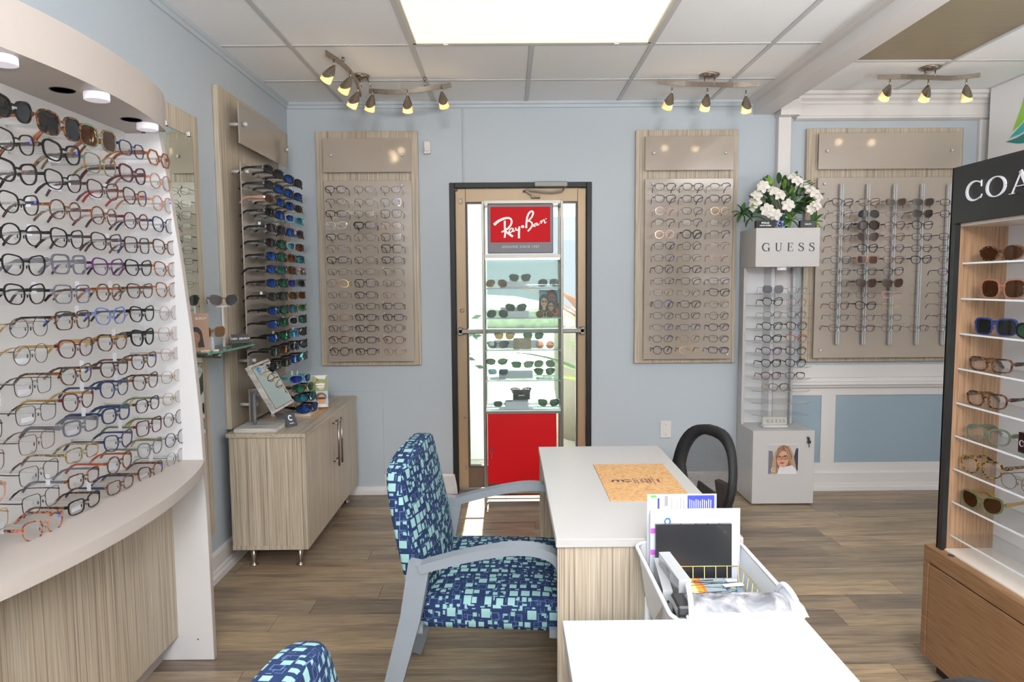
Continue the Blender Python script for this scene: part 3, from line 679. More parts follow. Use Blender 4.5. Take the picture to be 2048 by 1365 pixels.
# rack panel at the far right
P3 = wall_panel('wide striped wood panel with five metal rack bars behind the white kiosk', 1.998, 3.041, .900, 2.458, 2.06, 2.995, 2.185, 2.42, 'eyewear_rack')
T3 = """wADk- wAtt- wAOOb wATTx qnkk-
shDk- aWKKx swss- cATTx snkk-
wnkk- aTKkb sAtt- cAKK- .
snBk- cADDb sABk- snkk- snkk-
snBr- cAKK- snUt- snkk- snkk-
cnkM- uTppb sAtt- cAKK- swgg-
swgg- snkk- cADD- . snVk-
swgM- cTTTb cTTTb . swgg-
swgk- swgg- snrr- . swgg-
cnUR- cAKK- qwGG- . swss-
swgk- swBg- swgg- . qhkk-
snUk- snkk- swgg- swgk- swgg-""".replace('aW', 'aw').split('\n')
bx_ = [1683, 1736, 1790, 1845, 1898]; bxb = [1673.5, 1727, 1780, 1833.5, 1888]
yb3 = YB-.10
for j in range(5):
    a = at(bx_[j]+1.5, 368, y=yb3); b = at(bxb[j]+.5, 690, y=yb3)
    part(P3, 'rack_bar', MB().box(a.x-.010, a.x-.002, yb3-.004, yb3+.006, b.z, a.z, ch=.001).box(a.x+.002, a.x+.010, yb3-.004, yb3+.006, b.z, a.z, ch=.001).box(a.x-.011, a.x+.011, yb3+.004, yb3+.016, b.z, a.z).box(a.x-.013, a.x+.013, yb3-.008, yb3+.018, b.z+.09, b.z+.115, ch=.003), BARM)
r3 = [405, 428, 451, 474, 497, 520, 543.5, 567, 590, 612, 635, 657]
c3 = [1686, 1739, 1792, 1847, 1902]; col3 = ['leftmost', 'second', 'middle', 'fourth', 'rightmost']
for i, line in enumerate(T3):
    for j, e in enumerate(line.split()):
        p = at(c3[j]-9*i/11, r3[i], y=YG)
        if e == '.': p = at(c3[j]-9*i/11, r3[i], y=YG); peg(P3, (p.x, YG+.03, p.z), (p.x, yb3+.01, p.z), .0016); continue
        specs(e, p, math.radians(rng.uniform(-3, 3)), f"{NUM[i] if i < 11 else 'bottom'} row, {col3[j]} bar of the rack panel", 'glasses on the rack panel', ry=math.radians(rng.uniform(-2, 2)), tagged=(1 if rng.random() < .3 else 0), stick=rng.random() < .35 and e[4] == '-')
        part(P3, 'peg', MB().tube([(p.x, YG-.006, p.z+.003), (p.x, yb3+.01, p.z+.003)], .0016, 6), STEEL)
for u, v in ((1643, 370), (1634, 700), (1890, 697)):
    q = at(u, v, y=YB-.03); standoff(P3, q.x, YB-.03, q.z, 0, L=.037)
for pn, (u, v) in ((P1, (806, 373)), (P2, (1303, 370)), (P1, (672, 712)), (P2, (1450, 708))):
    q = at(u, v, y=YB-.03); standoff(pn, q.x, YB-.03, q.z, 0, L=.037)

# ------------------------------------------------------------------ left wall: sunglasses panel
PS = thing('eyewear_rack', (XL, 3.97, .707), 'tall striped wood panel of sunglasses on the left wall over the cabinet', 'eyewear rack')
part(PS, 'backboard', MB().box(XL+.001, -1.425, 3.53, 4.42, .707, 2.440, ch=.0015), LAMZ)
for nm, z0, z1 in (('header_sheet', 2.170, 2.380), ('acrylic_sheet', .968, 2.075), ('footer_sheet', .732, .905)):
    part(PS, nm, MB().box(-1.363, -1.357, 3.61, 4.395, z0, z1, ch=.001), sheer('frosted_clear_acrylic', 'c3b8ab', .62, .08, 'efeae4', .9))
for y, z in ((3.66, 2.275), (4.345, 2.275), (3.66, 2.035), (3.66, 1.05), (4.345, 1.05), (3.66, .815), (4.345, .815)):
    p = Vector((-1.425, y, z)); part(PS, 'standoff', MB().lathe([(.009, 0), (.009, .058)], p, 12, axis=(1, 0, 0)).lathe([(.011, .070), (.011, .088), (.007, .091)], p, 12, axis=(1, 0, 0)), BARM)
TS = """pTKKX pTKKX pTKKB pTKKX
pTKKX pTKKB pTKKB pTKKB
pATPb pAKKB pAKKB pATTX
pTKKX pTKKB pAccB pAMMT
pTKKX pTKKX pTNNB pTTTX
pTKKX pTKKG pAccT pAUUC
pTKKB pTKKG pTTTC pAKKT
pTKKB pTNKG pTTTC sAtCC
pTKKB pTKKG pAEEP pTEEX
pTKKx pTKKx pAttC pAttC
pTKKB pTKKG pTTMT pAGTG
pTKKB pTKKG pAccX pTKKG
pTKKB pTKKG pTLET pTKKx
pTKKX pTKKC pTNNX pTKKx
pTKKX pTKKX pTKKB pTTKT""".split('\n')
rs = [347, 377, 403, 429, 459, 488, 514, 540, 567, 594, 622, 648, 676, 704, 732]; ysun = [3.69, 3.86, 4.03, 4.20]; N4 = ['nearest', 'second', 'third', 'farthest']
for i, line in enumerate(TS):
    zz = at(556, rs[i], x=-1.222).z
    for j, e in enumerate(line.split()):
        p = Vector((-1.222, ysun[j]+rng.uniform(-.008, .008), zz))
        specs(e, p, PI/2+math.radians(rng.uniform(-3, 3)), f"{NUM[i]} row, {N4[j]} of four on the left wall panel", 'sunglasses on the left wall panel', tagged=(1 if rng.random() < .2 else 0), fine=j == 0)
        part(PS, 'peg', MB().tube([(-1.358, p.y, zz+.002), (-1.216, p.y, zz+.002)], .0045, 8).lathe([(.010, 0), (.010, .006)], (-1.358, p.y, zz+.002), 10, axis=(1, 0, 0)), ACR)

# ------------------------------------------------------------------ left: curved display with sixteen rows of arms
def arc(xa, xm, n=24, y0=1.415, y1=2.581): return [(xa+(xm-xa)*math.sin(PI*i/n)**.8, y1+(y0-y1)*i/n) for i in range(n+1)]
CF = thing('curved_display', (-1.35, 2.0, 0), 'big curved white and striped-wood eyewear display standing along the left wall', 'display fixture')
prof = [(XL+.004, 0.003), (-1.147, 0.003), (-1.150, .55), (-1.160, .95), (-1.178, 1.25), (-1.203, 1.52), (-1.236, 1.80), (-1.262, 2.0), (XL+.004, 2.0)]
part(CF, 'end_panel', MB().prism(prof, 2.581, 2.603, 'XZ'), [WLAM])
part(CF, 'edge_band', MB().prism([(-1.147, .003), (-1.150, .55), (-1.160, .95), (-1.178, 1.25), (-1.203, 1.52), (-1.236, 1.80), (-1.262, 2.0), (-1.260, 2.0), (-1.234, 1.80), (-1.201, 1.52), (-1.176, 1.25), (-1.158, .95), (-1.148, .55), (-1.145, .003)], 2.581, 2.603, 'XZ'), GREYLAM)
part(CF, 'end_panel', MB().prism(prof, 1.393, 1.415, 'XZ'), WLAM, )
part(CF, 'back_panel', MB().box(-1.395, -1.385, 1.415, 2.581, .0, 2.004), mat('off_white_back', 'd2d0ce', .3))
ca = arc(-1.150, -1.058)
part(CF, 'counter', MB().prism([(-1.385, 2.581)]+ca+[(-1.385, 1.415)], .753, .791, 'XY'), GREYLAM)
cb = arc(-1.236, -1.148)
part(CF, 'canopy', MB().prism([(-1.44, 2.581)]+cb+[(-1.44, 1.415)], 2.004, 2.131, 'XY'), GREYLAM)
part(CF, 'front_board', MB().box(-1.30, -1.280, 1.415, 2.581, .10, .753), LAMZ)
part(CF, 'toe_kick', MB().box(-1.36, -1.345, 1.415, 2.581, 0, .10), GREYLAM)
for u, v in ((197, 196), (298, 256), (8, 123)):
    q = at(u, v, z=1.99); part(CF, 'puck_light', MB().lathe([(.033, 0), (.034, .003), (.034, .020), (.030, .0215)], (q.x-.005, q.y, 2.0035), 28, axis=(0, 0, -1)), PUCK)
for u, v in ((125, 181), (263, 240)):
    q = at(u, v, z=2.003); part(CF, 'cable_hole', MB().lathe([(.030, 0), (.032, .0015), (.034, 0)], (q.x, q.y, 2.0038), 24, axis=(0, 0, -1)), BLACK)
part(CF, 'screw_hole', MB().lathe([(.003, 0), (.003, .001)], (-1.205, 2.581, .085), 8, axis=(0, -1, 0)), DARK)
TL = [ # A            B           C            D            E
 ('26,213 cTKKx', '123,248 fTTAx', '199,273 fTQAb', '266,296 sANA-', '320,315 hTAA-'),
 ('33,280 cAKK-*', '127,302 cTKT-*', '204,326 fAQQ-', '268,346 cTUU-', '323,361 oAPP-'),
 ('35,340 cTKT-', '130,359 cAKK-', '209,377 cADU-', '273,391 cATR-*', '327,405 oAPP-*'),
 ('42,403 cAKK-*', '134,417 oATT-', '211,429 oAtU-', '275,439 oAUU-', '329,447 cANN-'),
 ('46,465 oAKK-', '138,473 cAKK-', '216,480 cADD-*', '277,487 uADT-', '332,491 cAtn-'),
 ('52,526 cAKE-', '142,525 uTEE-', '219,530 cAVV-', '280,532 cAKK-', '334,535 cACC-*'),
 ('54,584 cAKK-', '148,584 uAEK-*', '221,581 oAtA-', '283,578 wATD-', '336,576 cACC-'),
 ('61,650 owgG-*', '149,636 uATK-*', '224,628 cALN-', '287,624 cAKK-', '340,622 owrr-'),
 ('65,704 owgG-', '155,692 cAUG-', '228,680 cATG-', '288,671 cTKK-', '341,664 uwrr-'),
 ('70,766 uwgg-', '156,745 cATT-*', '232,733 wADD-', '291,718 cATT-*', '344,704 swrr-'),
 ('76,822 uwgg-', '160,797 cAUG-', '232,773 cANN-', '294,759 cATT-', '346,749 swGG-'),
 ('78,879 uwBB-', '165,848 qTEE-', '235,824 sTNN-', '298,805 sADO-*', '348,792 swGG-'),
 ('82,941 uwgg-', '168,901 qAHH-', '240,878 cANN-', '301,849 uAUO-', '349,833 onDG-'),
 ('86,996 uwkk-', '171,952 qATE-', '242,921 oATJ-', '303,893 cASS-', '353,873 onkG-'),
 ('90,1048 cACC-*', '172,1002 qAKT-', '244,965 qATN-', '304,940 cATT-*', '353,911 oxss-'.replace('ox', 'ow'))]
LC = ['nearest', 'second', 'third', 'fourth', 'farthest']
XF = -1.232
for i, row_ in enumerate(TL):
    for j, e in enumerate(row_):
        uv, code = e.split(); u, v = map(float, uv.split(',')); p = at(u, v+2, x=XF); st = code.endswith('*'); code = code.rstrip('*')
        p.z -= .004
        specs(code, p, PI/2-math.radians(4)+math.radians(rng.uniform(-3, 3)), f"{NUM[i]} row, {LC[j]} pair of the curved display", 'eyewear on the curved display', fine=True, scale=1.13 if code[0] == 'f' and i == 0 else 1.05, stick=st, tagged=(1 if rng.random() < .35 else 0)+(2 if rng.random() < .25 else 0))
        part(CF, 'peg', MB().tube([(-1.386, p.y, p.z+.003), (XF+.008, p.y, p.z+.003)], .0035, 8), ACR)
# the frames nearest the camera, cut by the left edge of the photograph
NE = 'Ktgcgrgg'; z_ = [1.36, 1.28, 1.21, 1.13, 1.06, .99, .92, .855]
for i, (z, code) in enumerate(zip([1.425, 1.335, 1.255, 1.175, 1.105, 1.03, .955, .885], ('cAKK-', 'cATG-', 'owGG-', 'uAcc-', 'uwgg-', 'uwBB-', 'oAPP-', 'uwGG-'))):
    p = Vector((XF, 1.605, z)); specs(code, p, PI/2-math.radians(4), f"{NUM[i+6]} row, cut off by the left edge of the photo", 'eyewear on the curved display', fine=True, scale=1.04, stick=i == 4)
    part(CF, 'peg', MB().tube([(-1.386, p.y, p.z+.003), (XF+.008, p.y, p.z+.003)], .0035, 8), ACR)
# ================================================================== left wall: mirror board, glass shelf
MP = thing('mirror_panel', (XL, 2.98, .25), 'tall striped wood board with a green-edged mirror on the left wall', 'mirror')
part(MP, 'backboard', MB().box(XL, -1.430, 2.66, 3.292, .25, 2.222, ch=.0015), LAMZ)
mr = part(MP, 'mirror_glass', MB().box(-1.4235, -1.4175, 2.79, 3.205, .36, 2.115), [MGREEN])
part(mr, 'silvering', MB().box(-1.4175, -1.4172, 2.792, 3.203, .362, 2.113), MIRROR)
for y in (2.96, 3.17):
    for z in (.352, 2.122): part(MP, 'mirror_clip', MB().box(-1.430, -1.410, y-.010, y+.010, z-.012, z+.012, ch=.003), CHROME)
GS = thing('glass_shelf', (XL, 3.33, 1.14), 'green-edged glass corner shelf on two steel rods between the wood boards', 'shelf')
gp = [(-1.43, 3.005), (-1.305, 3.005), (-1.285, 3.10), (-1.275, 3.48), (-1.31, 3.585), (-1.43, 3.585)]
part(GS, 'glass_plate', MB().prism(gp, 1.146, 1.154, 'XY'), sheer('shelf_glass', '8fb5a8', .22, .03, 'dcece6', .9))
part(GS, 'glass_edge', MB().strap([(x, y, 1.150) for x, y in gp[1:5]], .0042, .0012, (0, 0, 1)), GLASSE)
for y in (3.115, 3.52):
    rd = part(GS, 'rod', MB().tube([(XL if y > 3.3 else -1.43, y, 1.133), (-1.325, y, 1.133)], .010, 14), STEEL)
    part(rd, 'end_cap', MB().tube([(-1.325, y, 1.133), (-1.32, y, 1.133), (-1.292, y, 1.133), (-1.290, y, 1.133)], [.010, .0135, .0135, .012], 16), STEEL)
def sign_card(name, c, w, h, yaw, lean, color, lines, label, cat='sign', tcol='f0f0f0', foot=True, th=.003, extra=None):
    c = Vector(c); ux = Vector((math.cos(yaw), math.sin(yaw), 0)); nf = Vector((math.sin(yaw), -math.cos(yaw), 0)); uy = (Vector((0, 0, 1))*math.cos(lean)-nf*math.sin(lean))
    t = thing(name, c, label, cat); n = ux.cross(uy); cc = c+uy*(h/2)
    part(t, 'board', MB().obox(cc, ux*w/2, n*th/2, uy*h/2), mat('card_'+color, color, .35))
    fr = frame_fn(cc+n*(th/2+.0002), ux, uy)
    if lines:
        tm_ = MB()
        for txt, size, dy in lines: text_mesh(txt, size, lambda u, v, k, dy=dy: fr(u, v+dy, k), tm_, space=1.1, bold=.0003)
        part(t, 'lettering', tm_, mat('print_'+tcol, tcol, .5))
    if foot: part(t, 'easel_back', MB().obox(c+Vector((-nf.x, -nf.y, 0))*(h*math.sin(lean)+.010)+Vector((0, 0, h*.3)), ux*w*.18, (Vector((-nf.x, -nf.y, 0))*.012+Vector((0, 0, -h*.3)))*1, n*.0012), mat('card_'+color, color, .35))
    if extra: extra(t, fr)
    return t
sign_card('sign', (-1.35, 3.50, 1.155), .085, .048, math.radians(38), math.radians(18), '1c1c1e', [('TORY    BURCH', .0125, 0)], 'small black name card standing at the far end of the glass shelf',
    extra=lambda t, fr: part(t, 'emblem', MB().tube(smooth_path([(math.cos(a)*.0055, math.sin(a)*.0055) for a in [i*PI/4 for i in range(8)]], 2, True) and [fr(math.cos(a)*.0055, math.sin(a)*.0055, .0005) for a in [i*PI/8 for i in range(16)]], .0007, 4, closed=True).tube([fr(-.004, 0, .0005), fr(.004, 0, .0005)], .0007, 4).tube([fr(0, -.004, .0005), fr(0, .004, .0005)], .0007, 4), mat('print_f0f0f0', 'f0f0f0', .5)))
# tall clear stand with sunglasses
ts = thing('eyewear_stand', (-1.352, 3.30, 1.1545), 'tall clear acrylic T-stand holding black sunglasses on the glass shelf', 'stand')
part(ts, 'foot', MB().lathe([(.028, 0), (.028, .004)], (-1.352, 3.30, 1.1545), 20), ACR)
part(ts, 'post', MB().box(-1.356, -1.348, 3.296, 3.304, 1.158, 1.345), ACRE)
part(ts, 'cradle', MB().obox((-1.352, 3.30, 1.349), Vector((.7, .7, 0))*.033, Vector((-.7, .7, 0))*.006, (0, 0, .0035)), ACRE)
specs('cTTTx', (-1.335, 3.275, 1.378), math.radians(30), 'on the tall clear stand of the glass shelf', 'eyewear on the glass shelf', fine=True, scale=.95)
t2 = thing('eyewear_stand', (-1.36, 3.175, 1.1545), 'short clear acrylic stand holding see-through sunglasses on the glass shelf', 'stand')
part(t2, 'block', MB().box(-1.372, -1.348, 3.165, 3.187, 1.1545, 1.215, ch=.003), ACRE)
specs('fAppy', (-1.342, 3.155, 1.236), math.radians(52), 'on the short clear stand of the glass shelf', 'eyewear on the glass shelf', fine=True, scale=.9)
st = thing('starfish', (-1.335, 3.10, 1.1545), 'small pale cream star-shaped ornament lying on the glass shelf', 'ornament')
part(st, 'arms', MB().prism([(-1.335+math.cos(a)*r_, 3.10+math.sin(a)*r_) for a, r_ in [(i*PI/8, .040 if i % 2 == 0 else .013) for i in range(16)]], 1.1545, 1.160, 'XY'), mat('cream_ceramic', 'e9dcc4', .5))
# ---- printed pictures built from flat shapes
def ellp(cx, cy, rx, ry, n=20, a0=0, a1=2*PI, rot=0):
    P = []
    for i in range(n):
        a = a0+(a1-a0)*i/(n if a1-a0 > 6.2 else n-1); x, y = rx*math.cos(a), ry*math.sin(a)
        P.append((cx+x*math.cos(rot)-y*math.sin(rot), cy+x*math.sin(rot)+y*math.cos(rot)))
    return P
def picture(parent, fr, shapes):
    """shapes: (colour, polygon) stacked thinly one on the other"""
    mb = MB(); ms = []; cols = []
    for i, (c, poly) in enumerate(shapes):
        if c not in cols: cols.append(c); ms.append(mat('ink_'+c, c, .45))
        mb.flat(poly, lambda u, v, t, i=i: fr(u, v, .00012*(i+1) if t else .0), .00012, cols.index(c))
    return part(parent, 'printed_picture', mb, ms)
def rectp(x0, x1, y0, y1): return [(x0, y0), (x1, y0), (x1, y1), (x0, y1)]
def portrait(w, h, s=1.0, hair='6b4a36', skin='c99478', bg='cfc9c4', hairlite=None, cx=0, cy=0, glasses='2a2a2a', sun=False):
    H = hair; L_ = hairlite or hair
    sh = [(H, [(cx-.30*s, cy-.42*s)]+ellp(cx, cy+.08*s, .27*s, .36*s, 14, PI, 0)+[(cx+.34*s, cy-.42*s)]),
        (skin, rectp(cx-.08*s, cx+.08*s, cy-.42*s, cy-.15*s)), (skin, ellp(cx, cy, .175*s, .25*s)),
        (H, [(cx-.19*s, cy+.02*s), (cx-.17*s, cy+.22*s), (cx, cy+.34*s), (cx+.18*s, cy+.20*s), (cx+.20*s, cy-.05*s), (cx+.16*s, cy+.10*s), (cx+.06*s, cy+.22*s), (cx-.04*s, cy+.24*s), (cx-.13*s, cy+.16*s)]),
        ('8a3f3a', ellp(cx-.01*s, cy-.135*s, .055*s, .020*s, 10)), ('a8735a', ellp(cx-.005*s, cy-.055*s, .022*s, .014*s, 8))]
    for sx in (-.075, .085):
        sh.append(('5a4034', rectp(cx+(sx-.05)*s, cx+(sx+.05)*s, cy+.085*s, cy+.098*s)))
        if sun: sh.append(('1c1c1c', ellp(cx+sx*s, cy+.03*s, .066*s, .048*s, 12)))
        else: sh += [('3a2c26', ellp(cx+sx*s, cy+.035*s, .028*s, .012*s, 8))]
    return sh
def ring(cx, cy, rx, ry, t, n=16):
    o = ellp(cx, cy, rx, ry, n); i = ellp(cx, cy, rx-t, ry-t, n); return [[o[k], o[(k+1) % n], i[(k+1) % n], i[k]] for k in range(n)]
cdp = thing('picture_card', (-1.40, 3.055, 1.1545), 'tan card with a dark-haired person in profile, at the near end of the glass shelf', 'picture')
ux = Vector((math.cos(.75), math.sin(.75), 0)); cc = Vector((-1.385, 3.075, 1.1545+.085))
part(cdp, 'card', MB().obox(cc, ux*.058, Vector((-ux.y, ux.x, 0))*.0015, (0, 0, .085)), mat('tan_card', 'a3836d', .5))
fr = frame_fn(cc-Vector((-ux.y, ux.x, 0))*.0017, ux, (0, 0, 1)); sc = .116
picture(cdp, fr, [('a3836d', rectp(-.057, .057, -.084, .084))]+[(c, [(x*sc*1.5, y*sc*1.5-.022) for x, y in p]) for c, p in portrait(1, 1, .62, '201614', '96684f')])
part(cdp, 'lettering', text_mesh('TORY   BURCH', .014, lambda u, v, t: fr(u, v+.062, t+.001), MB()), mat('print_f0f0f0', 'f0f0f0', .5))

# ================================================================== cabinet against the left wall
CX0, CX1, CY0, CY1 = -1.405, -1.022, 3.430, 4.600
CB = thing('cabinet', (-1.21, 4.0, 0), 'low striped-wood cabinet with two doors and tapered legs against the left wall', 'cabinet')
part(CB, 'body', MB().box(CX0, CX1-.022, CY0+.004, CY1, .128, .685).box(CX0, CX1-.022, CY0+.002, CY1, .105, .128), LAMZ)
part(CB, 'top_board', MB().box(CX0-.012, CX1+.004, CY0-.004, CY1+.01, .685, .705, ch=.001), LAMY)
for a, b in ((CY0+.002, 4.013), (4.017, CY1)):
    d = part(CB, 'door', MB().box(CX1-.020, CX1, a, b, .105, .683, ch=.001), LAMZ)
    hy = b-.035 if a < 3.6 else a+.035
    part(d, 'handle', MB().tube([(CX1+.034, hy, .395), (CX1+.034, hy, .668)], .006, 12).tube([(CX1, hy, .42), (CX1+.034, hy, .42)], .005, 10).tube([(CX1, hy, .645), (CX1+.034, hy, .645)], .005, 10), NICKEL)
for x, y in ((-1.325, 3.50), (-1.085, 3.50), (-1.325, 4.53), (-1.085, 4.53)):
    part(CB, 'leg', MB().lathe([(.019, .004), (.020, .006), (.011, .010), (.0095, .016), (.0095, .022), (.020, .105)], (x, y, 0), 18).lathe([(.021, 0), (.021, .006)], (x, y, 0), 18), NICKEL)
mt = top('cork_mat', MB().box(-1.355, -1.085, 3.84, 4.26, .705, .708, ch=.0005), CORK, 'thin cork mat lying on the striped cabinet under the sunglasses stand', 'mat')
# tilted table mirror on a post
TM = thing('table_mirror', (-1.28, 3.56, .705), 'rectangular mirror in whitewashed wood tilted on a grey post, on the cabinet', 'mirror')
part(TM, 'base', MB().box(-1.385, -1.17, 3.452, 3.70, .7052, .727, ch=.001), GREYWOOD)
part(TM, 'post', MB().tube(smooth_path([(-1.315, 3.56, .727), (-1.315, 3.56, .86), (-1.312, 3.56, .885), (-1.295, 3.56, .898), (-1.265, 3.56, .90)], 3), .0085, 10), mat('grey_metal_post', '80838a', .4, .3))
n = Vector((.87, -.12, .47)).normalized(); c = at(540.5, 773, y=3.56)
def onp(u, v):
    o_ = Vector((0, 0, CZ)); d = at(u, v, y=1.0)-o_; return o_+d*((c-o_).dot(n)/d.dot(n))
Q4 = [onp(*q) for q in ((501, 733), (541, 716), (577, 811), (541, 831))]; c = (Q4[0]+Q4[1]+Q4[2]+Q4[3])/4
h2 = ((Q4[1]-Q4[0])+(Q4[2]-Q4[3])).normalized(); v2 = n.cross(h2); HW = ((Q4[1]-Q4[0]).length+(Q4[2]-Q4[3]).length)/4; HH = abs(((Q4[0]-Q4[3])+(Q4[1]-Q4[2])).dot(v2))/4
if (Q4[0]-Q4[3]).dot(v2) < 0: v2 = -v2
part(TM, 'frame', MB().obox(c, h2*HW, n*.012, v2*HH), GREYWOOD)
part(TM, 'mirror_edge', MB().obox(c+n*.0125, h2*(HW-.012), n*.0008, v2*(HH-.012)), BLACK)
part(TM, 'mirror_glass', MB().obox(c+n*.0132, h2*(HW-.015), n*.0006, v2*(HH-.015)), MIRROR)
fr = frame_fn(c+n*.0142, h2, v2); ky = HH/.150; lg = MB(); text_mesh('COSTA', .026, lambda u, v, t: fr(u+.022, v+HH-.036, t), lg, bold=.0006)
part(TM, 'lettering', lg, PAPER)
wv = MB(); wv.flat(ellp(-.045, HH-.036, .016, .016, 16), fr, .0003); part(TM, 'wave_emblem', wv, mat('logo_blue', '1f7fc4', .5)); wv = MB(); wv.flat(ellp(-.039, HH-.040, .008, .0085, 12, .3, 3.6), lambda u, v, t: fr(u, v, t+.0004), .0002); part(TM, 'wave_curl', wv, MIRROR)
# stand with four pairs of sunglasses and a picture card
SS = thing('eyewear_stand', (-1.22, 3.93, .708), 'whitewashed wood block with a clear tower of sunglasses on the cork mat', 'stand')
part(SS, 'base', MB().box(-1.335, -1.115, 3.86, 4.03, .7082, .726, ch=.001), GREYWOOD)
part(SS, 'tower', MB().box(-1.235, -1.229, 3.93, 3.936, .726, .96).box(-1.205, -1.199, 3.93, 3.936, .726, .96), ACRE)
WC = ['topmost', 'second from the top', 'third from the top', 'lowest']
for i, (z, x, code) in enumerate(((.915, -1.17, 'pTMMP'), (.865, -1.15, 'pTTTG'), (.815, -1.13, 'pTKKT'), (.757, -1.115, 'pTKKB'))):
    specs(code, (x, 3.93-.02*i, z), math.radians(62), f"{WC[i]} on the whitewashed stand on the cabinet", 'sunglasses on the cabinet stand', fine=True, scale=1.1)
    part(SS, 'shelf_arm', MB().box(-1.235, x-.01, 3.915-.02*i, 3.945-.01*i, z-.006, z-.003), ACRE)
pc = thing('picture_card', (-1.10, 4.02, .708), 'tall photo card of people outdoors beside the whitewashed sunglasses stand', 'picture')
ux = Vector((math.cos(.25), math.sin(.25), 0)); cc = Vector((-1.112, 4.06, .726+.095)); part(pc, 'card', MB().obox(cc, ux*.046, Vector((-ux.y, ux.x, 0))*.0012, (0, 0, .095)), PAPER)
fr = frame_fn(cc-Vector((-ux.y, ux.x, 0))*.0014, ux, (0, 0, 1))
picture(pc, fr, [('8a9468', rectp(-.045, .045, 0.0, .092)), ('e6e2d6', [(-.03, .092), (.04, .092), (.03, .07), (-.01, .075)]), ('6b7a4c', [(-.045, 0), (-.045, .05), (-.02, .06), (-.025, 0)]), ('c9b89a', ellp(.008, .03, .02, .022, 12)), ('8a5a44', ellp(-.012, .068, .007, .009, 10)), ('f2eee6', rectp(-.022, .030, .038, .046)), ('f2eee6', rectp(-.018, .026, .024, .030)),
    ('a9c0d8', rectp(-.045, .045, -.093, -.002)), ('5c4a3c', ellp(.005, -.035, .033, .028, 16)), ('c08a66', ellp(.010, -.050, .024, .032, 16)), ('1c1c1c', rectp(-.012, .030, -.048, -.036)), ('e8e4dc', [(-.03, -.093), (.044, -.093), (.030, -.078), (-.005, -.074)])])
pt = thing('picture_card', (-1.30, 3.74, .705), 'dark photo card standing behind the tilted table mirror', 'picture')
part(pt, 'card', MB().obox((-1.252, 3.725, .79), (.028, .012, 0), (-.0006, .0014, 0), (-.030, 0, .085)), mat('dark_photo_card', '3b3038', .4))
part(pt, 'print', MB().obox((-1.250, 3.7225, .795), (.018, .008, 0), (-.0003, .0007, 0), (-.018, 0, .04)), mat('photo_brown_ink', '6b5147', .5))
sg = sign_card('sign', (-1.135, 3.60, .705), .062, .075, math.radians(52), math.radians(22), '3c4149', [('costa', .011, -.018)], 'small charcoal emblem card leaning on the cabinet in front of the mats',
    extra=lambda t, fr: part(t, 'emblem', MB().ribbon(smooth_path([(.008, .018), (-.002, .024), (-.010, .016), (-.009, .004), (.002, -.002), (.008, .002)], 4), [.001]+[.006]*19+[.001], fr, .0006), mat('print_f0f0f0', 'f0f0f0', .5)))

# ================================================================== white kiosk right of the door
def glyph(ch):
    """serif capitals as strokes: list of (points, widths); height 1"""
    ar = lambda a0, a1, n=18, rx=.42, ry=.5, cx=.45: [(cx+rx*math.cos(math.radians(a0+(a1-a0)*i/n)), .5+ry*math.sin(math.radians(a0+(a1-a0)*i/n))) for i in range(n+1)]
    wd = lambda a0, a1, n=18: [.045+.11*abs(math.cos(math.radians(a0+(a1-a0)*i/n)))**1.6 for i in range(n+1)]
    if ch == 'O': return [(ar(0, 360, 32, .43, .47, .48), wd(0, 360, 32))], 1.0
    if ch == 'C': return [(ar(48, 312, 24, .42, .47), wd(90, 270, 24)), ([(.77, .66), (.77, .97)], .035), ([(.75, .10), (.82, .28)], .035)], .9
    if ch == 'G': return [(ar(48, 305, 24, .42, .47), wd(90, 270, 24)), ([(.77, .66), (.77, .97)], .035), ([(.78, .03), (.78, .42)], .13), ([(.60, .42), (.95, .42)], .035)], 1.0
    if ch == 'U': return [([(.20, .98), (.20, .35)], .13), (smooth_path([(.20, .36), (.24, .13), (.45, .02), (.66, .10), (.74, .35)], 5), [.13]+[.12]*5+[.09]*5+[.06]*5+[.045]*5), ([(.74, .33), (.74, .98)], .045), ([(.05, .98), (.36, .98)], .035), ([(.60, .98), (.88, .98)], .035)], .95
    if ch == 'E': return [([(.22, 0), (.22, 1)], .13), ([(.06, .98), (.70, .98)], .04), ([(.22, .51), (.55, .51)], .04), ([(.06, .02), (.74, .02)], .04), ([(.70, .78), (.70, 1)], .035), ([(.55, .40), (.55, .62)], .035), ([(.75, 0), (.75, .24)], .035)], .85
    if ch == 'S': return [(smooth_path([(.62, .76), (.54, .93), (.36, .98), (.19, .88), (.18, .70), (.38, .55), (.60, .42), (.66, .23), (.52, .04), (.32, .02), (.15, .14), (.12, .28)], 4), [.035]*5+[.05]*5+[.09]*5+[.13]*14+[.10]*4+[.06]*6+[.04]*6), ([(.64, .70), (.64, .98)], .035), ([(.11, .02), (.11, .30)], .035)], .78
    if ch == 'A': return [([(.12, 0), (.50, 1)], .04), ([(.46, 1.0), (.86, 0)], .17), ([(.24, .32), (.70, .32)], .035), ([(.0, .015), (.28, .015)], .03), ([(.68, .015), (1.04, .015)], .03)], 1.05
    if ch == 'H': return [([(.20, 0), (.20, 1)], .13), ([(.78, 0), (.78, 1)], .13), ([(.2, .51), (.78, .51)], .035)], 1.0
def letters(word, h, fr, gap, mb, th=.002, sx=1.0):
    u = 0; W = []
    for ch in word: g, wd_ = glyph(ch); W.append((g, u)); u += (wd_*sx+gap)*h
    tot = u-gap*h
    for g, u0 in W:
        for pts, ws in g:
            if isinstance(ws, list): ws = (ws+[ws[-1]]*len(pts))[:len(pts)]
            mb.ribbon([(u0-tot/2+x*h*sx, (y-.5)*h) for x, y in pts], [q*h for q in ws] if isinstance(ws, list) else ws*h, fr, th)
    return mb
KX0, KX1, KY0, KY1 = 1.572, 1.972, 4.398, 4.690
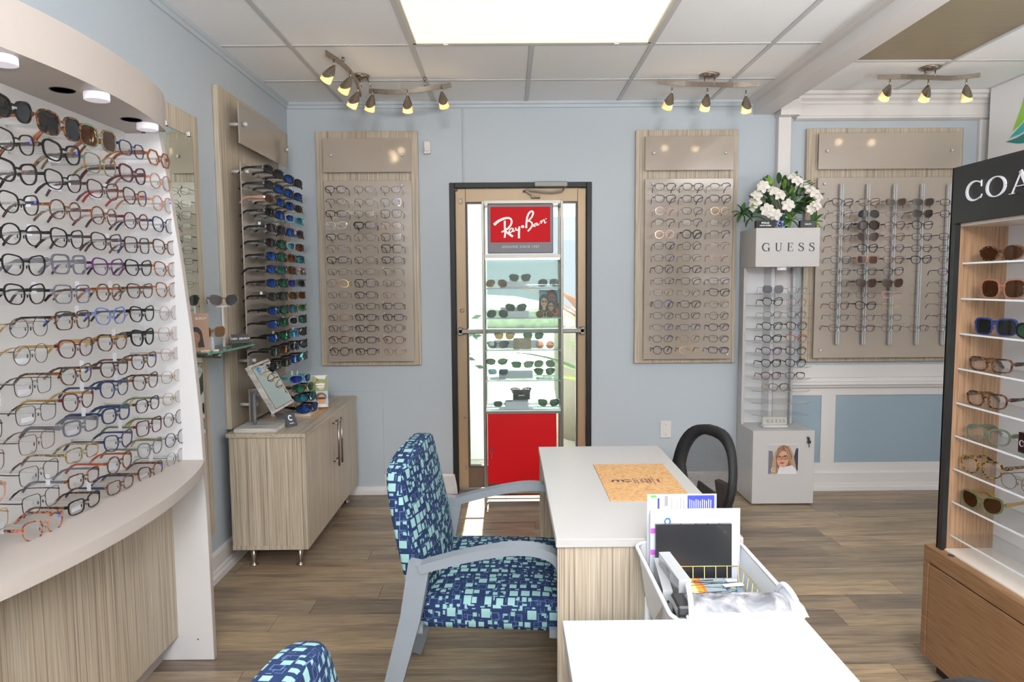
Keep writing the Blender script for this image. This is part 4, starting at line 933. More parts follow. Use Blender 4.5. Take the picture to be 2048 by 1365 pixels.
GK = thing('display_kiosk', (1.77, 4.54, 0), 'white eyewear kiosk with eleven clear shelves right of the door', 'display kiosk')
kb = part(GK, 'base_cabinet', MB().box(KX0, KX1, KY0+.004, KY1, .008, .488, ch=.001).box(KX0+.01, KX1-.01, KY0+.02, KY1, 0, .010), MELA)
part(kb, 'cabinet_door', MB().box(KX0+.001, KX1-.001, KY0-.014, KY0+.002, .010, .490, ch=.001), MELA)
kl = part(GK, 'lock', MB().lathe([(.009, 0), (.009, .006)], (1.925, KY0-.014, .445), 14, axis=(0, -1, 0)), CHROME)
part(kl, 'key', MB().box(1.922, 1.934, KY0-.030, KY0-.020, .425, .448, ch=.002).lathe([(.012, -.003), (.012, .003)], (1.931, KY0-.026, .418), 12, axis=(0, 1, 0)).box(1.929, 1.933, KY0-.027, KY0-.025, .382, .412), DARK)
part(GK, 'side_panel', MB().box(KX0, KX0+.018, KY1-.075, KY1, .488, 1.540).box(KX1-.065, KX1-.05, KY1-.06, KY1, .488, 1.540), MELA)
part(GK, 'back_panel', MB().box(KX0+.018, KX1-.05, KY1-.018, KY1, .488, 1.540), WLAM)
part(GK, 'spine', MB().prism([(1.725, KY1-.018), (1.755, KY1-.075), (1.778, KY1-.075), (1.785, KY1-.018)], .488, 1.540, 'XY'), WLAM)
kh = part(GK, 'header', MB().box(KX0-.002, KX1+.002, KY0, KY1, 1.540, 1.784, ch=.001), MELA)
lt = MB(); letters('GUESS', .053, frame_fn((1.777, KY0-.0005, 1.664), (1, 0, 0), (0, 0, 1)), .48, lt); part(kh, 'lettering', lt, BLACK)
part(GK, 'puck_light', MB().lathe([(.028, 0), (.028, .018), (.025, .020)], (1.765, 4.47, 1.540), 22, axis=(0, 0, -1)), PUCK)
vs = [588.5, 613, 637.5, 662, 687, 712, 736.5, 760.5, 784.5, 808.5, 833]
SZ = [at(1560, v, y=4.44).z for v in vs]
for z in SZ:
    part(GK, 'shelf', MB().prism([(1.600, 4.50), (1.655, 4.44), (1.925, 4.44), (1.985, 4.50), (1.90, 4.672), (1.60, 4.672)], z-.0015, z+.0015, 'XY'), CLR)
    part(GK, 'shelf_edge', MB().strap([(1.600, 4.50, z), (1.655, 4.44, z), (1.925, 4.44, z), (1.985, 4.50, z)], .0016, .0006, (0, 0, 1)), mat('dark_acrylic_edge', '8c8f8c', .1))
TG = ['fwssh swss-', 'cAKK- owBr-', 'swgB- swgg-', 'cAKK- cADD-', 'cAKK- cAJA-', 'cAVK- cADD-', 'cAKK- cAKK-', 'sAUU- snkg-', 'cnkG-']
for i, row_ in enumerate(TG):
    es = row_.split()
    for j, e in enumerate(es):
        R = spec_parts(e[0], e[1], False); x = (1.710, 1.868)[j] if len(es) > 1 else 1.762
        specs(e, (x, 4.462, SZ[i]+.002-R['low']*.98), math.radians(rng.uniform(-5, 5)), f"{['left','right'][j]} pair on the {NUM[i]} shelf of the white kiosk" if len(es) > 1 else 'alone on the ninth shelf of the white kiosk', 'eyewear on the white kiosk', scale=.98)
ab = thing('sign', (1.752, 4.50, .49), 'clear acrylic sign block with black letters on the white kiosk base', 'sign')
part(ab, 'block', MB().box(1.672, 1.832, 4.49, 4.515, .5065, .560, ch=.001), sheer('acrylic_block', 'f2f0ea', .45, .05, 'ffffff', .8))
part(ab, 'foot', MB().box(1.672, 1.832, 4.475, 4.53, .4905, .506, ch=.001), ACRE)
lt = MB(); letters('GUESS', .019, frame_fn((1.760, 4.4895, .532), (1, 0, 0), (0, 0, 1)), .45, lt, .0006); part(ab, 'lettering', lt, BLACK)
gp_ = part(GK, 'picture', MB().box(1.672, 1.868, KY0-.017, KY0-.0145, .205, .402), PAPER, 'square photo of a blonde person in glasses and a white turtleneck')
fr = frame_fn((1.770, KY0-.0172, .3035), (1, 0, 0), (0, 0, 1)); k = .192
sh = [('b9b4b2', rectp(-.5, .5, -.5, .5)), ('6d6a72', [(-.5, -.5), (-.32, -.5), (-.34, .1), (-.36, .28), (-.5, .3)]), ('33374a', [(.33, -.3), (.5, -.4), (.5, .38), (.42, .36), (.36, .1)]),
    ('a98b6e', [(-.42, -.5), (-.36, -.1), (-.30, .22), (-.15, .45), (.02, .49), (.2, .44), (.33, .2), (.40, -.1), (.48, -.5)]), ('7a5a48', [(-.25, .1), (-.18, .38), (.0, .48), (.16, .42), (.30, .1), (.22, -.45), (-.22, -.45)]),
    ('c9977c', ellp(-.02, .0, .195, .29, 24)), ('e2dfe2', [(-.20, -.5), (-.12, -.24), (.0, -.28), (.14, -.24), (.30, -.21), (.42, -.32), (.48, -.5)]),
    ('8a6a52', [(-.22, .02), (-.20, .26), (-.06, .45), (-.04, .30), (-.13, .18)]), ('9b7a60', [(.0, .45), (.16, .36), (.26, .05), (.30, -.18), (.21, -.12), (.17, .1), (.08, .25)]),
    ('b0463c', ellp(-.04, -.125, .075, .032, 14)), ('8f322c', rectp(-.10, .03, -.128, -.120)), ('a56e58', ellp(-.05, -.03, .028, .018, 8)), ('4a3630', ellp(-.13, .075, .045, .016, 10)), ('4a3630', ellp(.055, .085, .045, .016, 10)), ('5c4438', [(-.18, .12), (-.08, .125), (-.08, .108), (-.18, .10)]), ('5c4438', [(.01, .125), (.11, .15), (.11, .135), (.01, .108)])]
sh += [('2e2e34', q) for q in ring(-.135, .055, .088, .062, .010)]+[('2e2e34', q) for q in ring(.060, .068, .088, .062, .010)]
mb = MB(); ms = []; cols = []
for i, (c_, poly) in enumerate(sh):
    if c_ not in cols: cols.append(c_); ms.append(mat('ink_'+c_, c_, .4))
    mb.flat([(x*k, y*k) for x, y in poly], lambda u, v, t, i=i: fr(u, v, .00012*(i+1) if t else 0), .00012, cols.index(c_))
part(gp_, 'printed_picture', mb, ms)
lt = MB(); letters('GUESS', .026, frame_fn((1.770, KY0-.0226, .236), (1, 0, 0), (0, 0, 1)), .42, lt, .0004); part(gp_, 'lettering', lt, PAPER)
# ---- bouquet and two name blocks on the kiosk
BQ = thing('potted_azalea', (1.778, 4.50, 1.784), 'white silk azalea bouquet in a blue and white vase on the white kiosk', 'plant')
blue = noisy('blue_and_white_china', [(.44, 'd6dcea'), (.5, '28389a'), (.62, '1c2a80')], (1, 1, 1), 85, 2, .15, 0, 'CONSTANT', coat=.6)
part(BQ, 'vase', MB().lathe([(.040, 0), (.046, .02), (.048, .045), (.040, .075), (.030, .09), (.033, .098), (.028, .098)], (1.778, 4.50, 1.784), 24), blue)
def leaf_mesh(L, W):
    mb = MB(); k = 6; vs = []
    for i in range(k+1):
        s = i/k; w_ = W*math.sin(PI*min(1, s*.92+.06))**.8; z = .12*L*math.sin(PI*s)-.10*L*s; vs += [(s*L, -w_, z+.003), (s*L, 0, z-.002), (s*L, w_, z+.003)]
    mb.add(vs, [(i*3+q, i*3+q+1, i*3+q+4, i*3+q+3) for i in range(k) for q in (0, 1)], 0, True); return mb
def flower_mesh():
    mb = MB()
    for p in range(6):
        a = 2*PI*p/6+.2*math.sin(p*7); ca_, sa_ = math.cos(a), math.sin(a); vs = []; k = 4
        for i in range(k+1):
            s = i/k; r_ = .002+.030*s; w_ = .0125*math.sin(PI*min(1, .12+s*.80))**.7; z = .012*(1-s)**0+.010*s-.016*s*s+(.004 if p % 2 else 0)
            for q in (-1, 0, 1): vs.append((r_*ca_-q*w_*sa_, r_*sa_+q*w_*ca_, z+(.003 if q else 0)))
        mb.add(vs, [(i*3+q, i*3+q+1, i*3+q+4, i*3+q+3) for i in range(k) for q in (0, 1)], 0, True)
    mb.lathe([(.0035, 0), (.003, .012), (.0005, .016)], (0, 0, .004), 6); return mb
GRN = [mat('azalea_leaf_dark', '28472a', .45), mat('azalea_leaf_green', '3a6130', .45), mat('azalea_leaf_bright', '6d9a3a', .45)]
LM = [leaf_mesh(.062, .016).mesh('leaf', GRN[0]), leaf_mesh(.072, .015).mesh('leaf', GRN[1]), leaf_mesh(.052, .016).mesh('leaf', GRN[2])]
FM = flower_mesh().mesh('flower', mat('white_petal', 'e9e4dc', .6))
def place(me, name, p, d, roll=0, s=1.0, par=BQ, zax=False):
    o = bpy.data.objects.new(name, me); o.parent = par; COL.objects.link(o); d = Vector(d).normalized()
    q = d.to_track_quat('Z' if zax else 'X', 'Y' if zax else 'Z'); o.rotation_mode = 'QUATERNION'; o.rotation_quaternion = q @ Matrix.Rotation(roll, 4, 'Z' if zax else 'X').to_quaternion()
    o.location = Vector(p)-worldloc(par); o.scale = (s,)*3; return o
ctr = Vector((1.778, 4.50, 1.90)); rb = random.Random(11)
fl_px = [(1513, 394), (1512, 406), (1527, 375), (1558, 393), (1540, 425), (1575, 412), (1551, 430), (1547, 386), (1592, 362), (1614, 382), (1624, 388), (1633, 395), (1631, 412), (1620, 418), (1585, 358), (1608, 372), (1509, 416), (1534, 421)]
stems = MB()
for u, v in fl_px:
    p = at(u, v, y=4.44+rb.uniform(-.03, .06)); d = (p-ctr).normalized()*.6+Vector((rb.uniform(-.3, .3), -1, rb.uniform(-.1, .4)))
    place(FM, 'flower', p, d, rb.uniform(0, 6), rb.uniform(1.1, 1.4), zax=True); stems.tube([ctr-Vector((0, 0, .05)), (ctr+p)/2+Vector((0, .02, .02)), p], .0012, 4)
for k_ in range(95):
    a = rb.uniform(0, 2*PI); r_ = math.sqrt(rb.random()); u = 1566+r_*60*math.cos(a); v = 397-r_*30*math.sin(a)
    if v > 425 and not 1540 < u < 1600: v -= 20
    p = at(u, v, y=4.50+rb.uniform(-.05, .07)); d = Vector((p.x-ctr.x, rb.uniform(-.12, .03), p.z-ctr.z+rb.uniform(-.05, .05)))+Vector((rb.uniform(-.05, .05), 0, 0))
    place(LM[(0, 0, 1, 1, 2)[k_ % 5]], 'leaf', p, d, rb.uniform(-1.2, 1.2), rb.uniform(.8, 1.25))
    if k_ % 3 == 0: stems.tube([ctr-Vector((0, 0, .04)), p], .001, 4)
for cu, cv, n_ in ((1484, 428, 9), (1580, 440, 8), (1628, 445, 7), (1503, 435, 3), (1590, 405, 3), (1604, 366, 3)):
    p0 = at(cu, cv, y=4.45 if cu > 1520 else 4.46); stems.tube([ctr, (ctr+p0)/2+Vector((0, 0, -.01)), p0], .0014, 5)
    for q in range(n_):
        a = 2*PI*q/n_+rb.uniform(-.2, .2); place(LM[(2, 1, 1)[q % 3] if cu > 1520 else (1, 0)[q % 2]], 'leaf', p0, (math.cos(a), -.35, math.sin(a)), rb.uniform(-.6, .6), rb.uniform(.9, 1.15))
part(BQ, 'stems', stems, mat('stem_green', '4c5a34', .6))
def block(cx, w, h, lines, label):
    t = thing('sign', (cx, 4.44, 1.785), label, 'sign'); part(t, 'block', MB().box(cx-w/2, cx+w/2, 4.425, 4.455, 1.785, 1.785+h, ch=.001), mat('black_gloss_block', '171616', .15))
    fr = frame_fn((cx, 4.4245, 1.785+h/2), (1, 0, 0), (0, 0, 1)); mb = MB()
    for s_, z, dy in lines: text_mesh(s_, z, lambda u, v, q, dy=dy: fr(u, v+dy, q), mb, space=1.1, bold=.0006)
    part(t, 'lettering', mb, mat('print_f0f0f0', 'f0f0f0', .5))
block(1.637, .118, .048, [('POLO', .018, .008), ('RALPH LAUREN', .0095, -.008)], 'black name block left of the vase on the white kiosk')
block(1.908, .098, .046, [('RALPH', .013, 0)], 'black name block right of the vase, partly behind leaves, on the kiosk')

# ================================================================== red and chrome case in front of the door
RX0, RX1, RY0, RY1 = -.158, .350, 4.350, 4.600
RC = thing('display_case', (.096, 4.475, 0), 'red and chrome sunglasses display case standing in front of the door', 'display case')
tw = .016
for x in (RX0, RX1-tw):
    for y in (RY0, RY1-tw): part(RC, 'post', MB().box(x, x+tw, y, y+tw, .012, 1.960, ch=.002), STEEL)
def rail(z, hgt=.018, side=True):
    mb = MB().box(RX0+tw, RX1-tw, RY0, RY0+tw, z-hgt, z).box(RX0+tw, RX1-tw, RY1-tw, RY1, z-hgt, z)
    if side: mb.box(RX0, RX0+tw, RY0+tw, RY1-tw, z-hgt, z).box(RX1-tw, RX1, RY0+tw, RY1-tw, z-hgt, z)
    part(RC, 'rail', mb, STEEL)
rail(1.960); rail(1.628, .022); rail(.638, .016); rail(.048, .016)
for x in (RX0+.008, RX1-.008):
    for y in (RY0+.008, RY1-.008): part(RC, 'foot', MB().lathe([(.006, 0), (.006, .012)], (x, y, 0), 8), BLACK)
rc = part(RC, 'cabinet', MB().box(-.133, .306, RY0+.004, RY1-.03, .170, .624, ch=.001), RED)
rk = part(RC, 'lock', MB().lathe([(.008, 0), (.008, .006)], (-.108, RY0+.004, .395), 12, axis=(0, -1, 0)), DARK)
part(rk, 'key_ring', MB().tube([Vector((-.110+.009*math.cos(a), RY0-.004, .374+.010*math.sin(a))) for a in [i*PI/6 for i in range(12)]], .0009, 5, closed=True).box(-.112, -.108, RY0-.004, RY0-.002, .335, .362), STEEL)
part(RC, 'cables', MB().tube(smooth_path([(-.05, 4.42, .15), (0, 4.40, .105), (.07, 4.40, .09), (.14, 4.41, .11), (.2, 4.42, .17)], 4), .002, 5).tube(smooth_path([(.03, 4.45, .16), (.06, 4.43, .115), (.12, 4.43, .105), (.18, 4.42, .14), (.22, 4.45, .17)], 4), .0018, 5).tube(smooth_path([(0, 4.4, .105), (-.02, 4.4, .06), (-.02, 4.4, .03)], 3), .001, 4), mat('cable_grey', '8f8a84', .5))
dk = part(RC, 'display_floor', MB().box(RX0+.006, RX1-.006, RY0+.002, RY1-.006, .626, .642, ch=.001), mat('lit_white_floor', 'eef0ee', .2))
part(RC, 'side_glass', MB().box(RX0+.004, RX0+.007, RY0+tw, RY1-tw, .645, 1.60).box(RX1-.007, RX1-.004, RY0+tw, RY1-tw, .645, 1.60).box(RX0+tw, RX1-tw, RY0+.005, RY0+.008, .645, 1.60), GLASS)
part(RC, 'back_glass', MB().box(RX0+tw, RX1-tw, RY1-.012, RY1-.008, .645, 1.60), GLASS)
part(RC, 'back_step', MB().box(RX0+.02, RX1-.02, RY1-.035, RY1-.016, .642, .655), WLAM)
part(RC, 'strip_light', MB().box(RX0+.02, RX1-.02, RY0+.03, RY0+.05, 1.596, 1.606), mat('white_led_strip', 'ffffff', .3, emit=3))
shz = [at(1040, v, y=RY0+.02).z for v in (577, 637, 701, 762)]
for z in shz:
    part(RC, 'glass_shelf', MB().box(RX0+.008, RX1-.008, RY0+.010, RY1-.014, z-.003, z+.003), sheer('shelf_clear_glass', 'eef4f4', .16, .03, 'f4fafa', .8))
    part(RC, 'shelf_edge', MB().box(RX0+.008, RX1-.008, RY0+.008, RY0+.010, z-.003, z+.003), mat('bright_glass_edge', 'c9ced4', .15))
    for x in (RX0+.004, RX1-.018): part(RC, 'shelf_clip', MB().box(x, x+.014, RY0+.008, RY0+.028, z-.012, z+.004, ch=.002), CHROME)
# header sign with script lettering
sb = thing('sign', (.085, 4.38, 1.635), 'red sign with white script lettering in a grey frame atop the display case', 'sign')
part(sb, 'frame', MB().box(-.120, .288, 4.362, 4.392, 1.635, 1.942, ch=.004), mat('grey_sign_frame', '626166', .5, .2))
part(sb, 'red_face', MB().box(-.102, .270, 4.3595, 4.3625, 1.703, 1.922), mat('sign_red', 'b80010', .5, spec=.12))
fr0 = frame_fn((-.102, 4.3594, 1.922), (1, 0, 0), (0, 0, 1)); q_ = .372/1080
fr = lambda u, v, t=0: fr0((u-287)*q_, (222-v)*q_*.985, t)
lt = MB()
NS = [0]
def stroke(pts, ws, n=4):
    P = smooth_path(pts, n); k = len(P); W = []
    for i in range(k):
        s = i/(k-1)*(len(ws)-1); a = int(min(s, len(ws)-1.0001)); W.append(ws[a]+(ws[a+1]-ws[a])*(s-a))
    NS[0] += .00008; lt.ribbon([(x, y) for x, y in P], W, lambda u, v, t: fr(u, v, t), .0012+NS[0])
stroke([(350, 548), (430, 480), (540, 432), (625, 426), (668, 470), (658, 540), (610, 605), (545, 650), (482, 680)], [50, 46, 40, 34, 32, 34, 34, 36, 22])
stroke([(545, 472), (545, 600), (552, 700), (538, 782)], [36, 34, 34, 30]); stroke([(545, 655), (610, 705), (690, 764)], [24, 40, 40])
stroke([(690, 610), (650, 620), (622, 665), (640, 692), (670, 670), (700, 615)], [18, 22, 24, 22, 18, 18]); stroke([(700, 612), (690, 660), (706, 672), (735, 640)], [22, 22, 18, 10])
stroke([(738, 598), (752, 640), (775, 645), (812, 590)], [26, 24, 22, 22]); stroke([(808, 580), (800, 690), (800, 795)], [34, 36, 36])
lt.flat(ellp(868, 582, 30, 26, 18), fr, .0012)
stroke([(932, 612), (938, 500), (955, 400), (990, 330), (1035, 305), (1058, 335), (1035, 405), (985, 465), (955, 490)], [36, 34, 34, 32, 32, 34, 30, 26, 20])
stroke([(968, 478), (1020, 500), (1042, 545), (1020, 600), (960, 668)], [26, 26, 30, 30, 30])
stroke([(1130, 520), (1095, 530), (1068, 565), (1080, 582), (1110, 560), (1138, 520)], [16, 20, 22, 18, 16, 16]); stroke([(1140, 518), (1132, 550), (1148, 558), (1180, 525)], [20, 20, 16, 10])
stroke([(1180, 505), (1205, 480), (1212, 492), (1200, 530)], [14, 20, 20, 18]); stroke([(1205, 525), (1235, 470), (1255, 462), (1262, 480), (1262, 512), (1275, 520), (1300, 500)], [12, 16, 20, 22, 20, 16, 10]); lt.flat(ellp(1290, 442, 11, 11, 12), fr, .0012)
part(sb, 'script_lettering', lt, mat('sign_white', 'ece9e6', .4))
part(sb, 'lettering', text_mesh('GENUINE SINCE 1937', .0205, frame_fn((.084, 4.3612, 1.675), (1, 0, 0), (0, 0, 1)), MB(), space=1.22), mat('sign_pale_grey', 'bdbcc2', .4))
# contents of the case
def riser(x0, x1, y0, y1, z, h, label, logo=False):
    t = thing('riser_block', ((x0+x1)/2, (y0+y1)/2, z), label, 'riser'); part(t, 'block', MB().box(x0, x1, y0, y1, z+.0005, z+h, ch=.001), mat('white_riser', 'dfe1ec', .35))
    if logo: part(t, 'script_mark', MB().ribbon(smooth_path([(-.016, .002), (-.006, .009), (-.006, -.006), (.002, .0), (.004, -.006), (.010, .008), (.016, .006)], 4), .0022, frame_fn(((x0+x1)/2, y0-.0003, z+h/2), (1, 0, 0), (0, 0, 1)), .0004), PAPER)
z1, z2, z3, z4 = [z+.003 for z in shz]
riser(-.045, .135, 4.44, 4.52, z1, .040, 'white riser block on the top glass shelf of the case', True)
riser(-.045, .135, 4.42, 4.54, z2, .040, 'white riser block on the second glass shelf of the case'); riser(-.045, .115, 4.46, 4.54, z2+.0405, .022, 'smaller white block stacked on the riser of the second shelf')
riser(-.09, .20, 4.50, 4.57, z3, .050, 'long white riser at the back of the third glass shelf'); riser(-.06, .16, 4.46, 4.56, z4, .045, 'white riser block on the lowest glass shelf of the case')
riser(-.02, .13, 4.40, 4.47, .642, .050, 'white riser block on the floor of the case')
def paperbox(x0, x1, y, z, h, c, label, red=False):
    t = thing('picture_card', ((x0+x1)/2, y, z), label, 'picture'); part(t, 'card', MB().box(x0, x1, y-.003, y+.003, z+.0005, z+h), mat('card_'+c, c, .4)); return t, frame_fn(((x0+x1)/2, y-.0032, z+h/2), (1, 0, 0), (0, 0, 1))
t, fr = paperbox(.035, .148, 4.40, z3, .072, 'a08e70', 'tan script card at the centre of the third glass shelf')
for dy in (.016, -.028): part(t, 'script_mark', MB().ribbon(smooth_path([(-.030, .006+dy), (-.014, .014+dy), (-.014, -.008+dy), (-.002, .004+dy), (.004, -.004+dy), (.012, .012+dy), (.020, .002+dy), (.030, .008+dy)], 4), .0024, fr, .0003), PAPER)
t, fr = paperbox(.030, .142, 4.465, .692, .066, '33353a', 'dark photo card with a red tab on the riser at the floor of the case')
part(t, 'red_tab', MB().flat(rectp(-.010, .010, .020, .031), fr, .0004), RED); part(t, 'caption', MB().flat(rectp(-.020, .020, -.008, .0), fr, .0004), PAPER)
t, fr = paperbox(.205, .335, 4.50, z2, .172, '6fa3bd', 'photo card of three people in sunglasses on the second glass shelf')
s3 = [('7fb0c8', rectp(-.064, .064, .0, .085)), ('35302c', rectp(-.064, .064, -.085, 0.0)), ('b85a34', ellp(.045, -.055, .022, .025, 12))]
for cx, cy, s_, hr, sk in ((.018, .032, .13, '3a1f1c', '8a5638'), (-.033, .008, .12, '1c1a1c', 'd0a184'), (.012, -.020, .10, '221a18', 'c08c68')):
    s3 += portrait(1, 1, s_, hr, sk, cx=cx, cy=cy, sun=True)
picture(t, fr, s3); part(t, 'red_tab', MB().flat(rectp(-.014, .014, .068, .082), lambda u, v, q: fr(u, v, q+.006), .0004), RED)
def cs(code, u, v, y, where, rz=0, sc=1.0, st=True): specs(code, at(u, v, y=y), math.radians(rz), where, 'sunglasses in the red case', fine=True, scale=sc, stick=st)
cs('awGGy', 993, 567, 4.41, 'left on the top glass shelf of the red case', 6); cs('wATTv', 1040, 556, 4.42, 'on the riser of the top glass shelf'); cs('awkkv', 1097, 566, 4.41, 'right on the top glass shelf of the red case', -8)
cs('awkkv', 995, 628, 4.41, 'left on the second glass shelf of the red case', 4); cs('cAKKv', 1032, 616, 4.43, 'on the riser of the second glass shelf'); cs('owGGy', 1090, 629, 4.41, 'right, before the photo on the second glass shelf', 0)
cs('mATTy', 1009, 673, 4.45, 'back left on the third glass shelf'); cs('mAKKv', 1067, 673, 4.45, 'back right on the third glass shelf'); cs('wAKKh', 996, 690, 4.40, 'front left on the third glass shelf'); cs('owrro', 1090, 690, 4.40, 'front right on the third glass shelf')
cs('lAKKv', 993.5, 724, 4.42, 'upper left on the lowest glass shelf'); cs('qAKKv', 1045, 730, 4.44, 'centre of the lowest glass shelf', 0, 1.05); cs('awGGv', 1089, 728, 4.42, 'upper right on the lowest glass shelf')
cs('qwBBe', 996, 744, 4.40, 'lower left on the lowest glass shelf'); cs('mAKKv', 1089, 744, 4.40, 'lower right on the lowest glass shelf')
cs('mAssh', 1042, 783, 4.42, 'on the riser at the floor of the red case'); cs('qwkkv', 1007, 808, 4.40, 'left on the floor of the red case', 10); cs('wAKKv', 1097, 806, 4.40, 'right on the floor of the red case', -3)
for u in (995, 1088):
    p = at(u, 755, y=4.43); t = thing('eyewear_stand', (p.x, 4.44, z4), f"round clear stand holding two sunglasses, {'left' if u < 1000 else 'right'} on the lowest glass shelf", 'stand')
    part(t, 'base', MB().lathe([(.050, 0), (.050, .008)], (p.x, 4.44, z4+.0005), 28), ACRE); part(t, 'post', MB().box(p.x-.003, p.x+.003, 4.44, 4.446, z4+.008, z4+.135), ACRE)
    part(t, 'arm', MB().box(p.x-.04, p.x+.04, 4.435, 4.441, z4+.036, z4+.040).box(p.x-.04, p.x+.04, 4.435, 4.441, z4+.096, z4+.100), ACRE)
# ================================================================== tall black and teak unit along the right
UX, UY0, UY1 = 1.557, 1.30, 2.450
U = thing('display_cabinet', (1.75, 1.9, 0), 'tall black-framed teak eyewear unit with white back and clear shelves at the right edge', 'display cabinet')
XB_ = 1.535
part(U, 'toe_kick', MB().box(1.575, 2.0, UY0+.03, UY1-.005, 0, .056), BLACK)
part(U, 'base_body', MB().box(XB_+.022, 2.0, UY0, UY1+.035, .056, .430), OAKX)
part(U, 'base_top', MB().box(XB_, 2.0, UY0, UY1+.035, .418, .475, ch=.001), OAKX)
part(U, 'base_side', MB().box(XB_, XB_+.022, UY1+.005, UY1+.035, .056, .418, ch=.001), OAKX)
part(U, 'drawer_front', MB().box(XB_+.001, XB_+.021, UY0, UY1+.001, .056, .411, ch=.0015), OAKX)
part(U, 'deck', MB().box(UX+.012, 1.745, UY0, UY1-.025, .4752, .480), CREAM)
part(U, 'end_stile', MB().box(UX, UX+.020, UY1-.008, UY1, .475, 1.836, ch=.001), BLACK)
part(U, 'side_wall', MB().box(UX+.018, 1.80, UY1-.022, UY1-.008, .475, 1.66), OAK)
part(U, 'back_panel', MB().box(1.748, 1.77, UY0, UY1-.022, .475, 1.66), WLAM)
part(U, 'outer_side', MB().box(UX+.02, 1.80, UY1-.008, UY1, .475, 1.836), BLACK)
part(U, 'header_soffit', MB().box(UX+.018, 1.80, UY0, UY1-.008, 1.632, 1.642), CREAM)
hd_ = part(U, 'header', MB().box(UX, UX+.018, UY0, UY1, 1.642, 1.836, ch=.001).box(UX+.018, 1.80, UY0, UY1-.008, 1.642, 1.836), BLACK)
lt = MB(); frh = frame_fn((UX-.0005, 2.376-.262, 1.742), (0, -1, 0), (0, 0, 1)); letters('COACH', .066, frh, .16, lt, .004, 1.45); part(hd_, 'lettering', lt, mat('silver_letters', 'd4d4da', .3))
part(U, 'front_stile', MB().box(UX, UX+.018, UY1-.085*.35, UY1, .475, 1.642), BLACK)
part(U, 'cable_grommet', MB().lathe([(.012, 0), (.012, .002), (.006, .002)], (1.562, 2.37, .4752), 14), DARK)
vsh = [526, 597, 667, 737, 806, 872, 938, 1004, 1071]; uz = []
for v_, u_ in zip(vsh, (1916, 1914, 1911, 1908, 1905, 1903, 1900, 1897, 1893)):
    z = at(u_, v_, y=2.42).z; uz.append(z)
    s_ = part(U, 'shelf', MB().box(UX+.036, 1.747, UY0+.02, UY1-.024, z-.005, z+.001), CLR)
    part(s_, 'front_edge', MB().box(UX+.034, UX+.036, UY0+.02, UY1-.024, z-.005, z+.001), mat('frosted_shelf_edge', 'f1f3f6', .2))
TC = [(0, 2.275, 'lTTTb', 1.08, 0), (1, 2.26, 'fTppb', 1.08, 0), (2, 2.285, 'uTnnx', 1.08, 0), (3, 2.30, 'qTTT-', 1.12, 0), (4, 2.31, 'sTTT-', 1.08, 0), (5, 2.295, 'sTSS-', 1.15, 0), (6, 2.32, 'cTWW-', 1.12, 0), (7, 2.31, 'cTOGb', 1.12, 0),
      (1, 2.08, 'owPGb', 1.1, 1), (2, 2.09, 'lTKKv', 1.1, 1), (6, 2.14, 'owBB-', 1.05, 1)]
for i, y, code, sc_, nx in TC:
    R = spec_parts(code[0], code[1], True)
    x = 1.615
    nn = 'near ' if nx else ''
    specs(code, (x, y, uz[i]+.002-R['low']*sc_), -PI/2+math.radians(17), f"{nn or 'far '}end of the {NUM[i]} shelf of the black teak unit", 'eyewear on the black teak unit', fine=True, scale=sc_)
bk = thing('sign', (1.64, 2.09, uz[5]), 'small black name block with white letters on a clear shelf of the teak unit', 'sign')
part(bk, 'block', MB().box(1.62, 1.66, 2.045, 2.16, uz[5]-.055+.06, uz[5]+.07, ch=.001), mat('black_gloss_block', '171616', .15))
lt = MB(); letters('COACH', .020, frame_fn((1.6195, 2.10, uz[5]+.036), (0, -1, 0), (0, 0, 1)), .1, lt, .0006); part(bk, 'lettering', lt, PAPER)
# white partition with the leaf mark
sw = struct('wall_partition', MB().box(3.15, 3.19, 1.6, 4.60, 0, ZR), mat('white_board', 'f6f7fa', .4))
lm = thing('wall_logo', (3.149, 4.05, 2.2), 'large green and teal leaf-shaped logo on the white partition at the upper right', 'sign')
frl = frame_fn((3.1495, 4.0, 2.2), (0, -1, 0), (0, 0, 1))
def L2(u, v):
    p = at(u, v, x=3.1495); return (4.0-p.y, p.z-2.2)
def crv(pts): return [L2(*p) for p in pts]
for nm, cc_, up_, dn in (('lime_blade', '97d44f', [(2026, 262), (2034, 240), (2043, 215), (2056, 170), (2075, 110)], [(2100, 120), (2085, 170), (2066, 215), (2050, 238), (2038, 252)]),
                    ('turquoise_blade', '45bfc0', [(2020, 276), (2036, 258), (2052, 240), (2080, 200), (2110, 150)], [(2135, 170), (2110, 215), (2080, 245), (2050, 262), (2036, 270)]),
                    ('teal_blade', '2a8f88', [(2012, 284), (2034, 276), (2054, 264), (2085, 245), (2120, 215)], [(2140, 240), (2100, 270), (2065, 283), (2040, 287), (2026, 286)])):
    A_ = crv(up_); D_ = crv(dn); pl = [(q[0], q[1]) for q in smooth_path(A_, 4)]+[(q[0], q[1]) for q in smooth_path(D_, 4)]
    part(lm, nm, MB().flat(pl, frl, .003), mat(nm, cc_, .45))

